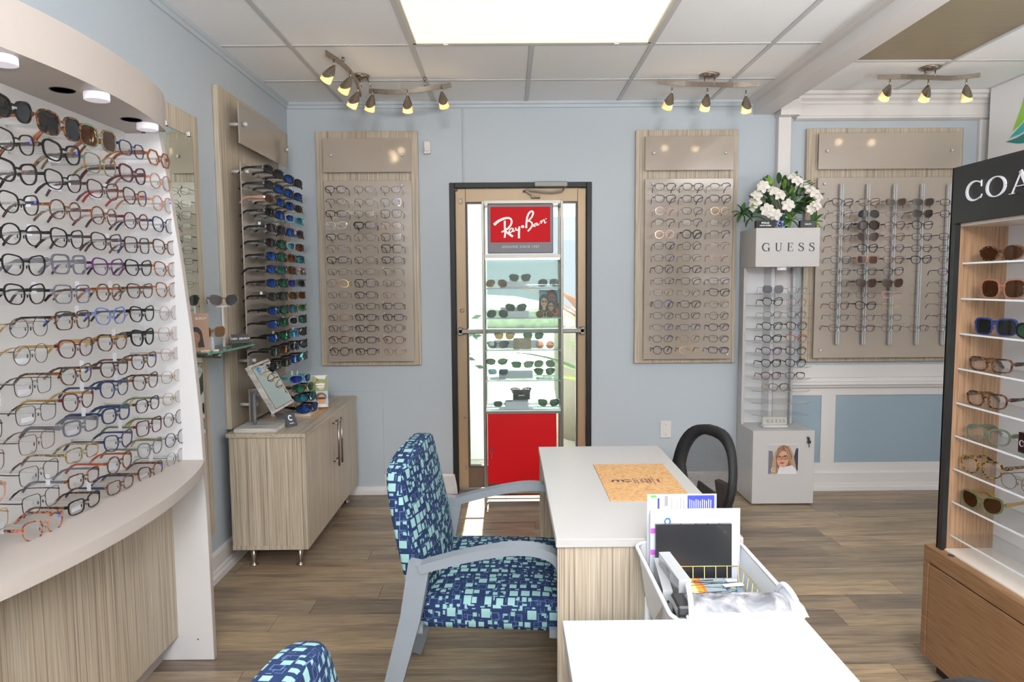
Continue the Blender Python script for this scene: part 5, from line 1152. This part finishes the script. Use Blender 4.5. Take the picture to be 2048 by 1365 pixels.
# ================================================================== track lights
def spot(par, top_p, aimx, aimy, L=.098, sc=1.0):
    """short stem, brushed bell and warm glass rim"""
    tp = Vector(top_p); k = part(par, 'spot_head', MB().tube([tp, tp-Vector((0, 0, .042))], .0045, 8), NICKEL)
    d = Vector((aimx, aimy, -1)).normalized(); st_ = tp-Vector((0, 0, .036))-d*.006
    b = part(k, 'bell', MB().lathe([(.003, 0), (.010, .008), (.019, .028), (.0265, .052), (.0285, .066), (.0285, .067), (.026, .066)], st_, 20, axis=d), NICKEL) if False else None
    mb = MB(); n = 24; A = d; q = Vector((1, 0, 0)); q = (q-A*q.dot(A)).normalized(); e = A.cross(q); prof = [(.003, 0), (.009, .008), (.0175, .026), (.0245, .045)]; vs = []
    for r_, h_ in prof:
        for j in range(n): t = 2*PI*j/n; vs.append(st_+A*h_+(q*math.cos(t)+e*math.sin(t))*r_)
    for j in range(n):                       # scalloped lower edge: long tongues front and back
        t = 2*PI*j/n; s_ = abs(math.sin(t))**1.3; h_ = .052+.042*s_; r_ = .0278+.0040*s_; vs.append(st_+A*h_+(q*math.cos(t)+e*math.sin(t))*r_)
    mb.add(vs, [(i*n+j, i*n+(j+1) % n, (i+1)*n+(j+1) % n, (i+1)*n+j) for i in range(4) for j in range(n)], 0, True)
    for sg in (-1,):
        mb2 = MB(); mb2.lathe([(.0055, 0), (.0055, .0012)], st_+A*.060+e*sg*.0287, 10, axis=e*sg); part(par, 'glass_button', mb2, SHADE)
    part(par, 'bell', mb, NICKEL)
    g = part(par, 'glass_shade', MB().lathe([(.012, .02), (.0225, .045), (.0265, .062), (.0290, .085), (.0298, .098), (.0275, .098), (.0265, .085), (.015, .06)], st_, 24, axis=d), SHADE)
    return k
def bar(par, pts, hw=.0035, hh=.0135): return part(par, 'bar', MB().strap(smooth_path(pts, 5), hh, hw, (0, 0, 1)), NICKEL)
def mount(par, c, r_=.058):
    part(par, 'ceiling_plate', MB().lathe([(r_, 0), (r_, .004), (r_*.86, .013), (r_*.3, .020), (.001, .021)], c, 28, axis=(0, 0, -1)), NICKEL)
def glow(p): lamp('POINT', 'spot_glow', p, .2, (1, .74, .46), .025)
def track3(y0, zc, us, vbar, label, heads, uc):
    c = at(uc, 150, y=y0); t = thing('track_light', (c.x, y0, zc-.1), label, 'track light', 'three-head track lights')
    a = at(us[0], vbar[0], y=y0); b = at(us[2], vbar[2], y=y0); m_ = at(us[1], vbar[1], y=y0)
    bar(t, [(a.x, y0+.02, a.z), ((a.x+m_.x)/2, y0-.015, m_.z), (m_.x, y0, m_.z), ((b.x+m_.x)/2, y0+.015, m_.z), (b.x, y0-.02, b.z)])
    mount(t, (m_.x, y0, zc))
    for s_ in (-1, 1): part(t, 'post', MB().tube([(m_.x+s_*.03, y0, zc-.015), (m_.x+s_*.03, y0, m_.z)], .004, 8), NICKEL)
    for u, v, ax in heads:
        p = at(u, v, y=y0-.006); spot(t, p, ax, -.12)
    return t
t_m = track3(4.144, ZC, (1320, 1419, 1516), (161, 169, 170), 'brushed nickel track light with three heads left of the beam', [(1344, 175, -.38), (1415, 177, -.22), (1492, 181, 0)], 1419)
t_r = track3(4.16, ZR, (1759, 1860, 1956), (152, 155, 152), 'brushed nickel track light with three heads right of the beam', [(1780, 158, -.50), (1857, 159, -.35), (1933, 158, 0)], 1860)
TLt = thing('track_light', (-.80, 4.10, 2.55), 'six-head brushed nickel corner track light with two curved bars', 'track light')
yb_ = 4.155
pa, pm_, pb_, pe = at(738, 182, y=yb_), at(790, 184, y=yb_-.02), at(850, 178, y=yb_-.01), at(902, 170, y=yb_+.03)
bar(TLt, [pa, pm_, pb_, pe])
q0, q1, q2, q3 = at(652, 106, y=3.60), at(682, 126, y=3.76), at(707, 152, y=3.92), at(722, 190, y=4.08)
bar(TLt, [q0, q1, q2, q3])
mount(TLt, (-.845, 4.13, ZC))
for s_ in (-.02, .03): part(TLt, 'post', MB().tube([(-.83+s_, 4.12, ZC-.012), (-.81+s_, 4.12, 2.585)], .004, 8), NICKEL)
for (u, v, y) in ((686, 112, 3.80), (850, 160, yb_)):
    p = at(u, v+16, y=y); part(TLt, 'support', MB().tube([p, (p.x, p.y, ZC)], .004, 8).tube([(p.x, p.y, ZC-.02), (p.x, p.y, ZC)], .008, 10), NICKEL)
for u, v, y, ax, ay in ((668, 118, 3.66, -.55, -.25), (701, 142, 3.84, -.5, -.25), (716, 172, 4.02, -.45, -.2), (745, 178, yb_-.01, -.22, -.1), (815, 180, yb_-.02, 0, -.1), (883, 172, yb_+.01, .18, -.1)):
    spot(TLt, at(u, v, y=y), ax, ay)
for u, v, y in ((1344, 212, 4.10), (1415, 218, 4.10), (1492, 220, 4.10), (1773, 205, 4.12), (1849, 207, 4.12), (1932, 208, 4.12), (745, 226, 4.1), (815, 226, 4.1), (886, 222, 4.1), (655, 172, 3.62), (690, 196, 3.8), (706, 212, 3.98)):
    glow(at(u, v+4, y=y))

# ================================================================== desks
def desk(x0, x1, y0, y1, label):
    t = thing('desk', ((x0+x1)/2, (y0+y1)/2, 0), label, 'desk', None)
    part(t, 'desktop', MB().box(x0, x1, y0, y1, .716, .740, ch=.0012), MELA)
    part(t, 'modesty_panel', MB().box(x0+.24, x0+.258, y0+.026, y1-.026, .05, .716, ch=.0008), LAMZ)
    part(t, 'front_panel', MB().box(x0+.004, x1-.012, y0+.006, y0+.026, 0, .716, ch=.0008), LAMZ)
    part(t, 'end_panel', MB().box(x0+.004, x1-.012, y1-.026, y1-.006, 0, .716, ch=.0008), LAMZ)
    return t
desk(.129, .648, 1.862, 2.955, 'white-topped striped-wood desk in the middle of the room')
desk(.110, .618, .32, 1.400, 'white-topped desk nearest the camera at the bottom edge')
dm = thing('desk_mat', (.462, 2.42, .740), 'rectangular cork desk mat printed with an eye chart on the middle desk', 'mat')
part(dm, 'sheet', MB().box(.328, .598, 2.192, 2.645, .7402, .7428, ch=.0006), CORK)
lt = MB()
def fm(dx, dy): return lambda u, v, t: Vector((.462+dx+v, 2.435+dy-u*1.9, .7430+t))
for s_, z, dx in (('E', .062, -.072), ('F P', .032, -.036), ('T O Z', .022, -.010), ('L P E D', .0155, .012), ('P E C F D', .0125, .028), ('E D F C Z P', .010, .040)):
    text_mesh(s_, z, (lambda f: lambda u, v, t: Vector((f(0, 0, 0).x-v*1.0, f(0, 0, 0).y+u*.0+(-u)*1.0, .7430)))(fm(dx, -.02)), lt, bold=.001)
lt.box(.512, .514, 2.36, 2.47, .7429, .7431)
text_mesh('optical', .014, lambda u, v, t: Vector((.530-v, 2.415-u, .7430)), lt, bold=.0006)
part(dm, 'eye_chart_print', lt, mat('brown_ink', '4b3344', .7))

# ================================================================== armchairs in patterned fabric
def uvbox(o, f):
    me = o.data; uv = me.uv_layers.new(name='uv')
    for p in me.polygons:
        n_ = p.normal
        for li in p.loop_indices:
            c = me.vertices[me.loops[li].vertex_index].co
            uv.data[li].uv = f(c, n_)
def planar(c, n_):
    a = [abs(n_.x), abs(n_.y), abs(n_.z)]; i = a.index(max(a))
    return (c.x, c.y) if i == 2 else ((c.y+.3, c.z+.7) if i == 0 else (c.x+.6, c.z+.9))
def armchair(loc, label, rz=0):
    t = thing('armchair', loc, label, 'armchair', 'patterned armchairs', rz)
    # seat: rounded cushion
    b = bmesh.new(); bmesh.ops.create_cube(b, size=2); bmesh.ops.subdivide_edges(b, edges=b.edges[:], cuts=11, use_grid_fill=True)
    hs = (.228, .282, .046); rd_ = .030
    for v_ in b.verts:
        c = v_.co; e_ = [math.copysign(abs(c[i])**.55, c[i])*hs[i] if i < 2 else c[i]*hs[i] for i in range(3)]
        q = [max(-hs[i]+rd_, min(hs[i]-rd_, e_[i])) for i in range(3)]; d_ = Vector([e_[i]-q[i] for i in range(3)])
        if d_.length > 1e-9: d_ = d_.normalized()*rd_
        dome = .020*(1-(e_[0]/hs[0])**4)*(1-(e_[1]/hs[1])**4) if c.z > .5 else 0
        v_.co = Vector((q[0]+d_.x+.0275, q[1]+d_.y, q[2]+d_.z+.446+dome))
    me = bpy.data.meshes.new('seat'); b.to_mesh(me); b.free(); me.materials.append(FABRIC)
    for p in me.polygons: p.use_smooth = True
    o = bpy.data.objects.new('seat', me); o.parent = t; COL.objects.link(o); uvbox(o, planar)
    # backrest: lofted curved slab
    NU, NV = 14, 18; mb = MB(); path = [(-.190, .40), (-.205, .52), (-.222, .62), (-.242, .72), (-.260, .82), (-.270, .905)]
    pp = smooth_path(path, 4); K = len(pp); vs = []; idx = {}
    def width(s): return .262+.028*math.sin(PI*min(1, s*1.05))-(.02*max(0, (s-.85)/.15)**2)
    th = .034
    def P(s, u, side):
        x, z = pp[min(K-1, int(round(s*(K-1))))]; w_ = width(s); y_ = u*w_; cur = -.012*(u*u)
        bulge = .012*(1-u*u)*(1-(2*s-1)**2)
        zz = z-.018*(abs(u)**3)*(s > .75)*((s-.75)/.25)
        return Vector((x+cur+(th if side > 0 else -th*.75)*(1-.25*abs(u)**6)+(bulge if side > 0 else 0), y_, zz+.02*(1-u*u)*s**4))
    for side in (1, -1):
        for i in range(K):
            for j in range(NU+1): idx[(side, i, j)] = len(vs); vs.append(P(i/(K-1), -1+2*j/NU, side))
    fs = []
    for side in (1, -1):
        for i in range(K-1):
            for j in range(NU): fs.append((idx[(side, i, j)], idx[(side, i, j+1)], idx[(side, i+1, j+1)], idx[(side, i+1, j)]))
    for i in range(K-1):
        for j in (0, NU): fs.append((idx[(1, i, j)], idx[(1, i+1, j)], idx[(-1, i+1, j)], idx[(-1, i, j)]))
    for j in range(NU):
        for i in (0, K-1): fs.append((idx[(1, i, j)], idx[(1, i, j+1)], idx[(-1, i, j+1)], idx[(-1, i, j)]))
    mb.add(vs, fs); o = part(t, 'backrest', mb, FABRIC, local=True)
    b = bmesh.new(); b.from_mesh(o.data)
    bmesh.ops.bevel(b, geom=[e_ for e_ in b.edges if len(e_.link_faces) == 2 and e_.calc_face_angle() > .7], offset=.012, segments=3, profile=.6, affect='EDGES')
    b.to_mesh(o.data); b.free()
    for p in o.data.polygons: p.use_smooth = True
    uvbox(o, planar)
    pv = [P(i/(K-1), sg, s2) for sg in (-1,) for s2 in (1,) for i in range(K)]
    for sg in (-1, 1):
        y_ = sg*.315
        arm = smooth_path([(-.185, y_, .612), (-.10, y_, .638), (0, y_, .662), (.10, y_, .677), (.180, y_, .669), (.222, y_, .642), (.240, y_, .59), (.245, y_, .50)], 4)
        part(t, 'armrest', MB().strap(arm, [.024]*len(arm), .0135, (0, 1, 0)), CHAIRM, local=True)
        part(t, 'leg', MB().strap([(.245, y_, .52), (.247, y_, .3), (.252, y_, .004)], [.016, .016, .015], .018, (0, 1, 0)), CHAIRM, local=True)
        part(t, 'leg', MB().strap([(-.185, y_, .628), (-.215, y_, .46), (-.285, y_, .20), (-.345, y_, .004)], [.020]*4, [.032, .030, .026, .021], (0, 1, 0)), CHAIRM, local=True)
        part(t, 'bolt', MB().lathe([(.005, 0), (.005, .002)], (.226, sg*.303, .60), 8, axis=(0, -sg, 0)), CHROME, local=True)
    part(t, 'seat_frame', MB().box(-.19, .20, -.22, -.195, .385, .405).box(-.19, .20, .195, .22, .385, .405).box(-.205, -.185, -.30, .30, .40, .425).box(.195, .240, -.30, .30, .40, .425), CHAIRM, local=True)
    return t
armchair((-.052, 2.285, 0), 'armchair in navy and aqua squared fabric with grey frame, drawn up to the middle desk', math.radians(-5))
armchair((-.060, .785, 0), 'armchair of the same squared fabric, only its back top showing at the bottom edge', math.radians(-5))

# ================================================================== office chairs
MESHM = sheer('black_mesh_net', '161617', .62, .5, 'ffffff', .1)
nt_ = MESHM.node_tree; tcx = nt_.nodes.new('ShaderNodeTexCoord'); ck = nt_.nodes.new('ShaderNodeTexChecker'); ck.inputs['Scale'].default_value = 330; mxs = [n_ for n_ in nt_.nodes if n_.type == 'MIX_SHADER'][0]
rr_ = nt_.nodes.new('ShaderNodeMapRange'); rr_.inputs['To Min'].default_value = .35; rr_.inputs['To Max'].default_value = .85
nt_.links.new(tcx.outputs['Object'], ck.inputs['Vector']); nt_.links.new(ck.outputs['Fac'], rr_.inputs[0]); nt_.links.new(rr_.outputs[0], mxs.inputs[0])
def office_chair(loc, rz, label, zs=1.0):
    """faces local -X; back at +X"""
    t = thing('office_chair', loc, label, 'office chair', None, rz)
    H = lambda y_, z: .185+.06*(z-.62)*1.0-.10*(y_*y_)/.06*.5+.02*math.sin((z-.45)*6)
    cz, hy, hz = .635, .235, .205
    out = []; inn = []
    for i in range(36):
        a = 2*PI*i/36; c, s_ = math.cos(a), math.sin(a); y_ = hy*math.copysign(abs(c)**.72, c); z = cz+hz*math.copysign(abs(s_)**.8, s_)
        y_ *= 1-.30*max(0, (cz-z)/hz)-.10*max(0, (z-cz)/hz); out.append((y_, z)); inn.append((y_*.80, cz+(z-cz)*.80))
    fro = MB(); loop = [(H(y_, z), y_, z) for y_, z in out]; k = len(loop); vs = []
    for (y_, z), (yi, zi) in zip(out, inn):
        vs += [(H(y_, z)-.016, y_, z), (H(y_, z)+.016, y_, z), (H(yi, zi)+.010, yi, zi), (H(yi, zi)-.010, yi, zi)]
    fro.add(vs, [(i*4+q, i*4+(q+1) % 4, ((i+1) % k)*4+(q+1) % 4, ((i+1) % k)*4+q) for i in range(k) for q in range(4)], 0, True)
    part(t, 'back_frame', fro, mat('black_fabric_trim', '1b1b1d', .7, bump=.3, bscale=500), local=True)
    net = MB(); n_ = 12; vs = []
    for i in range(n_+1):
        for j in range(k): y_, z = inn[j]; f_ = i/n_; Y, Z = y_*f_, cz+(z-cz)*f_; vs.append((H(Y, Z)-.004, Y, Z))
    net.add(vs, [(i*k+j, i*k+(j+1) % k, (i+1)*k+(j+1) % k, (i+1)*k+j) for i in range(n_) for j in range(k)], 0, True); part(t, 'mesh_back', net, MESHM, local=True)
    part(t, 'lumbar_support', MB().strap(smooth_path([(.215, -.13, .55), (.225, 0, .53), (.215, .13, .55)], 4), .022, .006, (0, 0, 1)), BLACK, local=True)
    part(t, 'back_stem', MB().strap(smooth_path([(.25, 0, .60), (.262, 0, .50), (.245, 0, .40), (.15, 0, .375), (.02, 0, .37)], 4), .035, .012, (0, 1, 0)), BLACK, local=True)
    seat = MB().box(-.22, .20, -.225, .225, .40, .455, ch=.02); part(t, 'seat', seat, mat('black_fabric_trim', '1b1b1d', .7), local=True)
    part(t, 'gas_lift', MB().tube([(0, 0, .08), (0, 0, .39)], [.026]*2, 14).tube([(0, 0, .3), (0, 0, .4)], .018, 12), BLACK, local=True)
    for i in range(5):
        a = 2*PI*i/5+.3; d = Vector((math.cos(a), math.sin(a), 0)); bs = part(t, 'base_arm', MB().strap([d*.02+Vector((0, 0, .10)), d*.27+Vector((0, 0, .065))], [.024, .014], [.018, .010], (0, 0, 1)), BLACK, local=True)
        p = d*.27; part(bs, 'caster', MB().lathe([(.025, -.018), (.027, -.012), (.027, .012), (.025, .018)], (p.x, p.y, .027), 16, axis=(-d.y, d.x, 0)), ROSEP, local=True)
    return t
office_chair((.66, 2.82, 0), math.radians(14), 'black mesh-backed swivel chair beyond the middle desk')
office_chair((.550, .870, 0), math.radians(14), 'black swivel chair whose rounded back top just shows at the bottom right')

# ================================================================== white rolling cart between the desks
CT = thing('rolling_cart', (.48, 1.63, 0), 'white plastic rolling cart with an open tub of papers between the desks', 'cart')
cx0, cx1, cy0, cy1 = .348, .632, 1.412, 1.856
def rloop(x0, x1, y0, y1, r_, z, n=6):
    P = []
    for cx, cy, a0 in ((x1-r_, y1-r_, 0), (x0+r_, y1-r_, 90), (x0+r_, y0+r_, 180), (x1-r_, y0+r_, 270)):
        for i in range(n+1): a = math.radians(a0+90*i/n); P.append((cx+r_*math.cos(a), cy+r_*math.sin(a), z))
    return P
def tub(z0, z1, ins, nm):
    A_ = rloop(cx0, cx1, cy0, cy1, .035, z1); Bt = rloop(cx0+ins, cx1-ins, cy0+ins, cy1-ins, .03, z0); C_ = rloop(cx0+ins+.004, cx1-ins-.004, cy0+ins+.004, cy1-ins-.004, .03, z0+.005); D = rloop(cx0+.005, cx1-.005, cy0+.005, cy1-.005, .032, z1)
    k = len(A_); mb = MB(); mb.add(A_+Bt+C_+D, [(q*k+j, q*k+(j+1) % k, (q+1)*k+(j+1) % k, (q+1)*k+j) for q in range(3) for j in range(k)]+[tuple(range(k, 2*k)), tuple(range(2*k, 3*k))], 0, False)
    o = part(CT, nm, mb, mat('white_plastic', 'dfe2e4', .35)); part(o, 'rim', MB().tube(rloop(cx0-.002, cx1+.002, cy0-.002, cy1+.002, .037, z1), .0055, 8, closed=True), mat('white_plastic', 'dfe2e4', .35))
tub(.575, .730, .022, 'tub'); tub(.33, .44, .022, 'tub'); tub(.08, .19, .022, 'tub')
for x in (cx0+.03, cx1-.03):
    for y in (cy0+.03, cy1-.03):
        part(CT, 'post', MB().tube([(x, y, .05), (x, y, .59)], .010, 10), mat('white_plastic', 'dfe2e4', .35)); part(CT, 'caster', MB().lathe([(.02, -.01), (.022, 0), (.02, .01)], (x, y, .0225), 14, axis=(1, 0, 0)).box(x-.012, x+.012, y-.006, y+.006, .022, .055), DARK)
def sheet(name, x0, x1, y, z0, z1, m_, label, cat, th=.002, lean=.03):
    t = thing(name, ((x0+x1)/2, y, z0), label, cat); ux = Vector((1, 0, 0)); uy = Vector((0, lean, 1)).normalized(); h = z1-z0; c = Vector(((x0+x1)/2, y, z0))+uy*h/2; n_ = ux.cross(uy)
    part(t, 'sheet', MB().obox(c, ux*(x1-x0)/2, n_*th/2, uy*h/2), m_); return t, frame_fn(c+n_*(th/2+.0002), ux, uy)
t, fr = sheet('printed_form', .374, .562, 1.825, .585, .874, PAPER, 'tallest white form with a blue text block standing in the cart tub', 'paper')
pf = MB(); pf.flat(rectp(-.040+.055, .088, .085, .141), fr, .0002); part(t, 'blue_block', pf, mat('ink_blue', '3540a8', .5))
pf = MB()
for i in range(11): pf.flat(rectp(.020+.0057*i, .0222+.0057*i, .088, .130-.002*(i % 3)), lambda u, v, q: fr(u, v, q+.0003), .0001)
part(t, 'white_lines', pf, PAPER)
pf = MB()
for i, x in enumerate((-.028, -.014, -.004, .004)): pf.flat(rectp(x, x+.0015, .09, .135-.006*(i % 2)), fr, .0002)
pf.flat(rectp(-.047, -.038, .112, .140), fr, .0002); part(t, 'text_lines', pf, mat('ink_greyish', '8d8a92', .6))
pf = MB(); pf.flat(rectp(-.085, -.069, .136, .142), fr, .0002); part(t, 'green_mark', pf, mat('ink_green', '57b346', .5)); part(t, 'green_mark', MB().flat(rectp(-.087, -.078, .086, .098), fr, .0002), mat('ink_green', '57b346', .5))
pf = MB(); pf.flat(rectp(-.066, -.061, .104, .134), fr, .0002); part(t, 'navy_mark', pf, mat('ink_navy', '2e3a80', .5))
t, fr = sheet('paper_folder', .380, .622, 1.812, .585, .838, PAPER, 'wide white folder at the back of the cart tub', 'paper')
t, fr = sheet('booklet', .377, .612, 1.800, .585, .832, mat('bluish_paper', 'dde2f0', .6), 'pale blue-white booklet with an eye emblem and pink tabs in the cart', 'paper', .006)
pf = MB(); pf.flat([(-.082, .100), (-.076, .110), (-.066, .110), (-.062, .100), (-.066, .090), (-.076, .090)], fr, .0003); part(t, 'eye_emblem', pf, mat('ink_cyan', '2a6fae', .5))
pf = MB(); pf.flat(ellp(-.072, .100, .005, .006, 12), lambda u, v, q: fr(u, v, q+.0004), .0002); part(t, 'emblem_centre', pf, PAPER)
pf = MB(); pf.flat(rectp(-.117, -.098, .068, .082), fr, .0006).flat(rectp(-.117, -.098, .010, .024), fr, .0006); part(t, 'pink_tab', pf, mat('pink_tab', 'c85fd0', .5))
t, fr = sheet('binder', .388, .590, 1.782, .590, .806, mat('black_vinyl', '242528', .3, coat=.3), 'black vinyl binder standing in the cart tub', 'binder', .010, .05)
pf = MB()
for x in (-.035, .005, .037, .068): pf.flat(ellp(x, .108, .003, .002, 8), fr, .0004)
part(t, 'spine_rivet', pf, DARK)
# wire basket of gilt bars
WB = thing('wire_basket', (.50, 1.60, .583), 'gold wire basket inside the cart tub', 'basket')
bx0, bx1, by0, by1 = .392, .606, 1.470, 1.765
wb = MB().tube([(bx0, by1, .700), (bx1, by1, .700), (bx1, by0, .700), (bx0, by0, .700)], .0016, 6, closed=True).tube([(bx0+.012, by1-.01, .590), (bx1-.012, by1-.01, .590), (bx1-.012, by0+.01, .590), (bx0+.012, by0+.01, .590)], .0013, 6, closed=True)
part(WB, 'rim', wb, GOLDW)
for i in range(8):
    x = bx0+.03*i; 
    for y, yy in ((by1, by1-.01), (by0, by0+.01)): part(WB, 'wire', MB().tube([(x, y, .700), (x, yy, .590)], .0012, 5), GOLDW)
for i in range(1, 9):
    y = by0+(by1-by0)*i/9
    for x, xx in ((bx0, bx0+.012), (bx1, bx1-.012)): part(WB, 'wire', MB().tube([(x, y, .700), (xx, y, .590)], .0012, 5), GOLDW)
sp = thing('notebook', (.50, 1.62, .625), 'spiral notebook with a sunset and bare reeds cover lying in the gold basket', 'notebook')
part(sp, 'pages', MB().box(.412, .588, 1.500, 1.752, .592, .672, ch=.001), PAPER)
fr = frame_fn((.500, 1.624, .6724), (1, 0, 0), (0, 1, 0))
sh = [('a9c8dc', rectp(-.088, -.01, -.13, .13)), ('f0d9a0', [(-.050, -.13), (-.012, -.13), (-.012, .13), (-.062, .13), (-.04, .05), (-.055, -.04)]), ('f29a35', rectp(-.026, -.006, -.13, .13)), ('e5742a', rectp(-.012, -.004, -.13, .13)), ('8f9fa6', rectp(-.004, .088, -.13, .13)),
      ('6f8490', rectp(.045, .088, -.13, .10))]
rr = random.Random(2)
for i in range(34):
    y_ = rr.uniform(-.125, .12); x_ = rr.uniform(.02, .08); L_ = rr.uniform(.05, .12); dy = rr.uniform(-.02, .02); sh.append(('2b2d33', [(x_, y_), (x_-L_, y_+dy), (x_-L_, y_+dy+.0008), (x_, y_+.0022)]))
for i in range(60):
    y_ = rr.uniform(-.13, .09); x_ = rr.uniform(.04, .08); sh.append((('2f3f5a', 'b8a878', '455868')[i % 3], rectp(x_, x_+rr.uniform(.004, .016), y_, y_+rr.uniform(.001, .003))))
mb = MB(); ms = []; cols = []
for i, (c_, poly) in enumerate(sh):
    if c_ not in cols: cols.append(c_); ms.append(mat('ink_'+c_, c_, .4))
    mb.flat(poly, lambda u, v, t, i=i: fr(u, v, .00004*(i+1) if t else 0), .00004, cols.index(c_))
part(sp, 'printed_picture', mb, ms)
part(sp, 'spiral', MB().tube([(.50+.0045*i, 1.747+.004*math.cos(i*1.57), .664+.012*math.sin(i*1.57)) for i in range(-2, 20)], .0009, 4), CHROME)
tgs = thing('paper_tag', (.57, 1.70, .676), 'small blank white paper tag lying on the notebook in the basket', 'tag'); part(tgs, 'strip', MB().obox((.568, 1.702, .6775), (.026, .004, 0), (-.001, .008, 0), (0, 0, .0008)), PAPER)
tgs = thing('paper_tag', (.57, 1.73, .676), 'rounded white tag lying behind the blank one on the notebook', 'tag'); part(tgs, 'strip', MB().obox((.572, 1.728, .6775), (.014, .002, 0), (-.001, .006, 0), (0, 0, .0008)), PAPER)
for x, y, z, w_, d_, h_, yaw, lab in ((.372, 1.63, .665, .022, .19, .15, -.10, 'clear acrylic sign holder leaning at the left inside the cart tub'), (.392, 1.60, .690, .028, .165, .165, .06, 'taller clear acrylic sign holder standing in the gold basket')):
    t = thing('sign_holder', (x, y, z-h_/2), lab, 'sign holder'); M_ = Matrix.Translation((x, y, z)) @ Matrix.Rotation(yaw, 4, 'Z')
    part(t, 'block', MB().box(-w_/2, w_/2, -d_/2, d_/2, -h_/2, h_/2, ch=.001, M=M_), sheer('thick_acrylic', 'd4d9de', .38, .08, 'f2f5f8', 1.0))
    part(t, 'screw', MB().lathe([(.004, 0), (.004, .003)], M_ @ Vector((0, -d_/2, h_/2-.025)), 10, axis=(0, -1, 0)), CHROME)
    part(t, 'edge', MB().box(-w_/2, w_/2, -d_/2, d_/2, h_/2, h_/2+.001, M=M_).box(-w_/2, w_/2, -d_/2-.0008, -d_/2, -h_/2, h_/2, M=M_), sheer('acrylic_rough_edge', 'e6e8ea', .6, .3, 'ffffff', .8))
pz = thing('zip_pouch', (.49, 1.43, .70), 'silvery see-through zip pouch with white piping across the near end of the cart', 'pouch')
mb = MB(); n_ = 16; vs = []
for i in range(n_+1):
    x = .392+.205*i/n_
    for j in range(9):
        s = j/8; y_ = 1.500-.105*s; z = .738+.028*math.sin(PI*min(1, .15+.75*s))+.003*math.sin(i*1.7+j)*math.sin(PI*s); vs.append((x+.006*s*(1 if i > n_/2 else -1), y_, z-.02*s*s))
mb.add(vs, [(i*9+j, i*9+j+1, (i+1)*9+j+1, (i+1)*9+j) for i in range(n_) for j in range(8)], 0, True)
part(pz, 'clear_panel', mb, noisy('silvery_plastic_film', [(.35, '5f6167'), (.5, '8b8c92'), (.65, 'bcbcc2')], (1, 1, 1), 18, 3, .15, .3, coat=.6, dist=.8))
for sx in (0, 1):
    x = .392 if sx == 0 else .600; sg = -1 if sx == 0 else 1
    part(pz, 'piping', MB().tube(smooth_path([(x, 1.502, .752), (x+sg*.002, 1.47, .782), (x+sg*.008, 1.42, .770), (x+sg*.012, 1.395, .735)], 5), .006, 8), PAPER)
part(pz, 'side_gusset', MB().box(.355, .385, 1.41, 1.48, .735, .762, ch=.004), mat('black_vinyl', '242528', .3)); part(pz, 'body', MB().box(.372, .612, 1.40, 1.49, .7355, .745, ch=.003), PAPER)
part(pz, 'side_gusset', MB().prism([(.598, .745), (.604, .774), (.618, .764), (.630, .740)], 1.402, 1.50, 'XZ'), mat('white_vinyl', 'e6e7ee', .35))
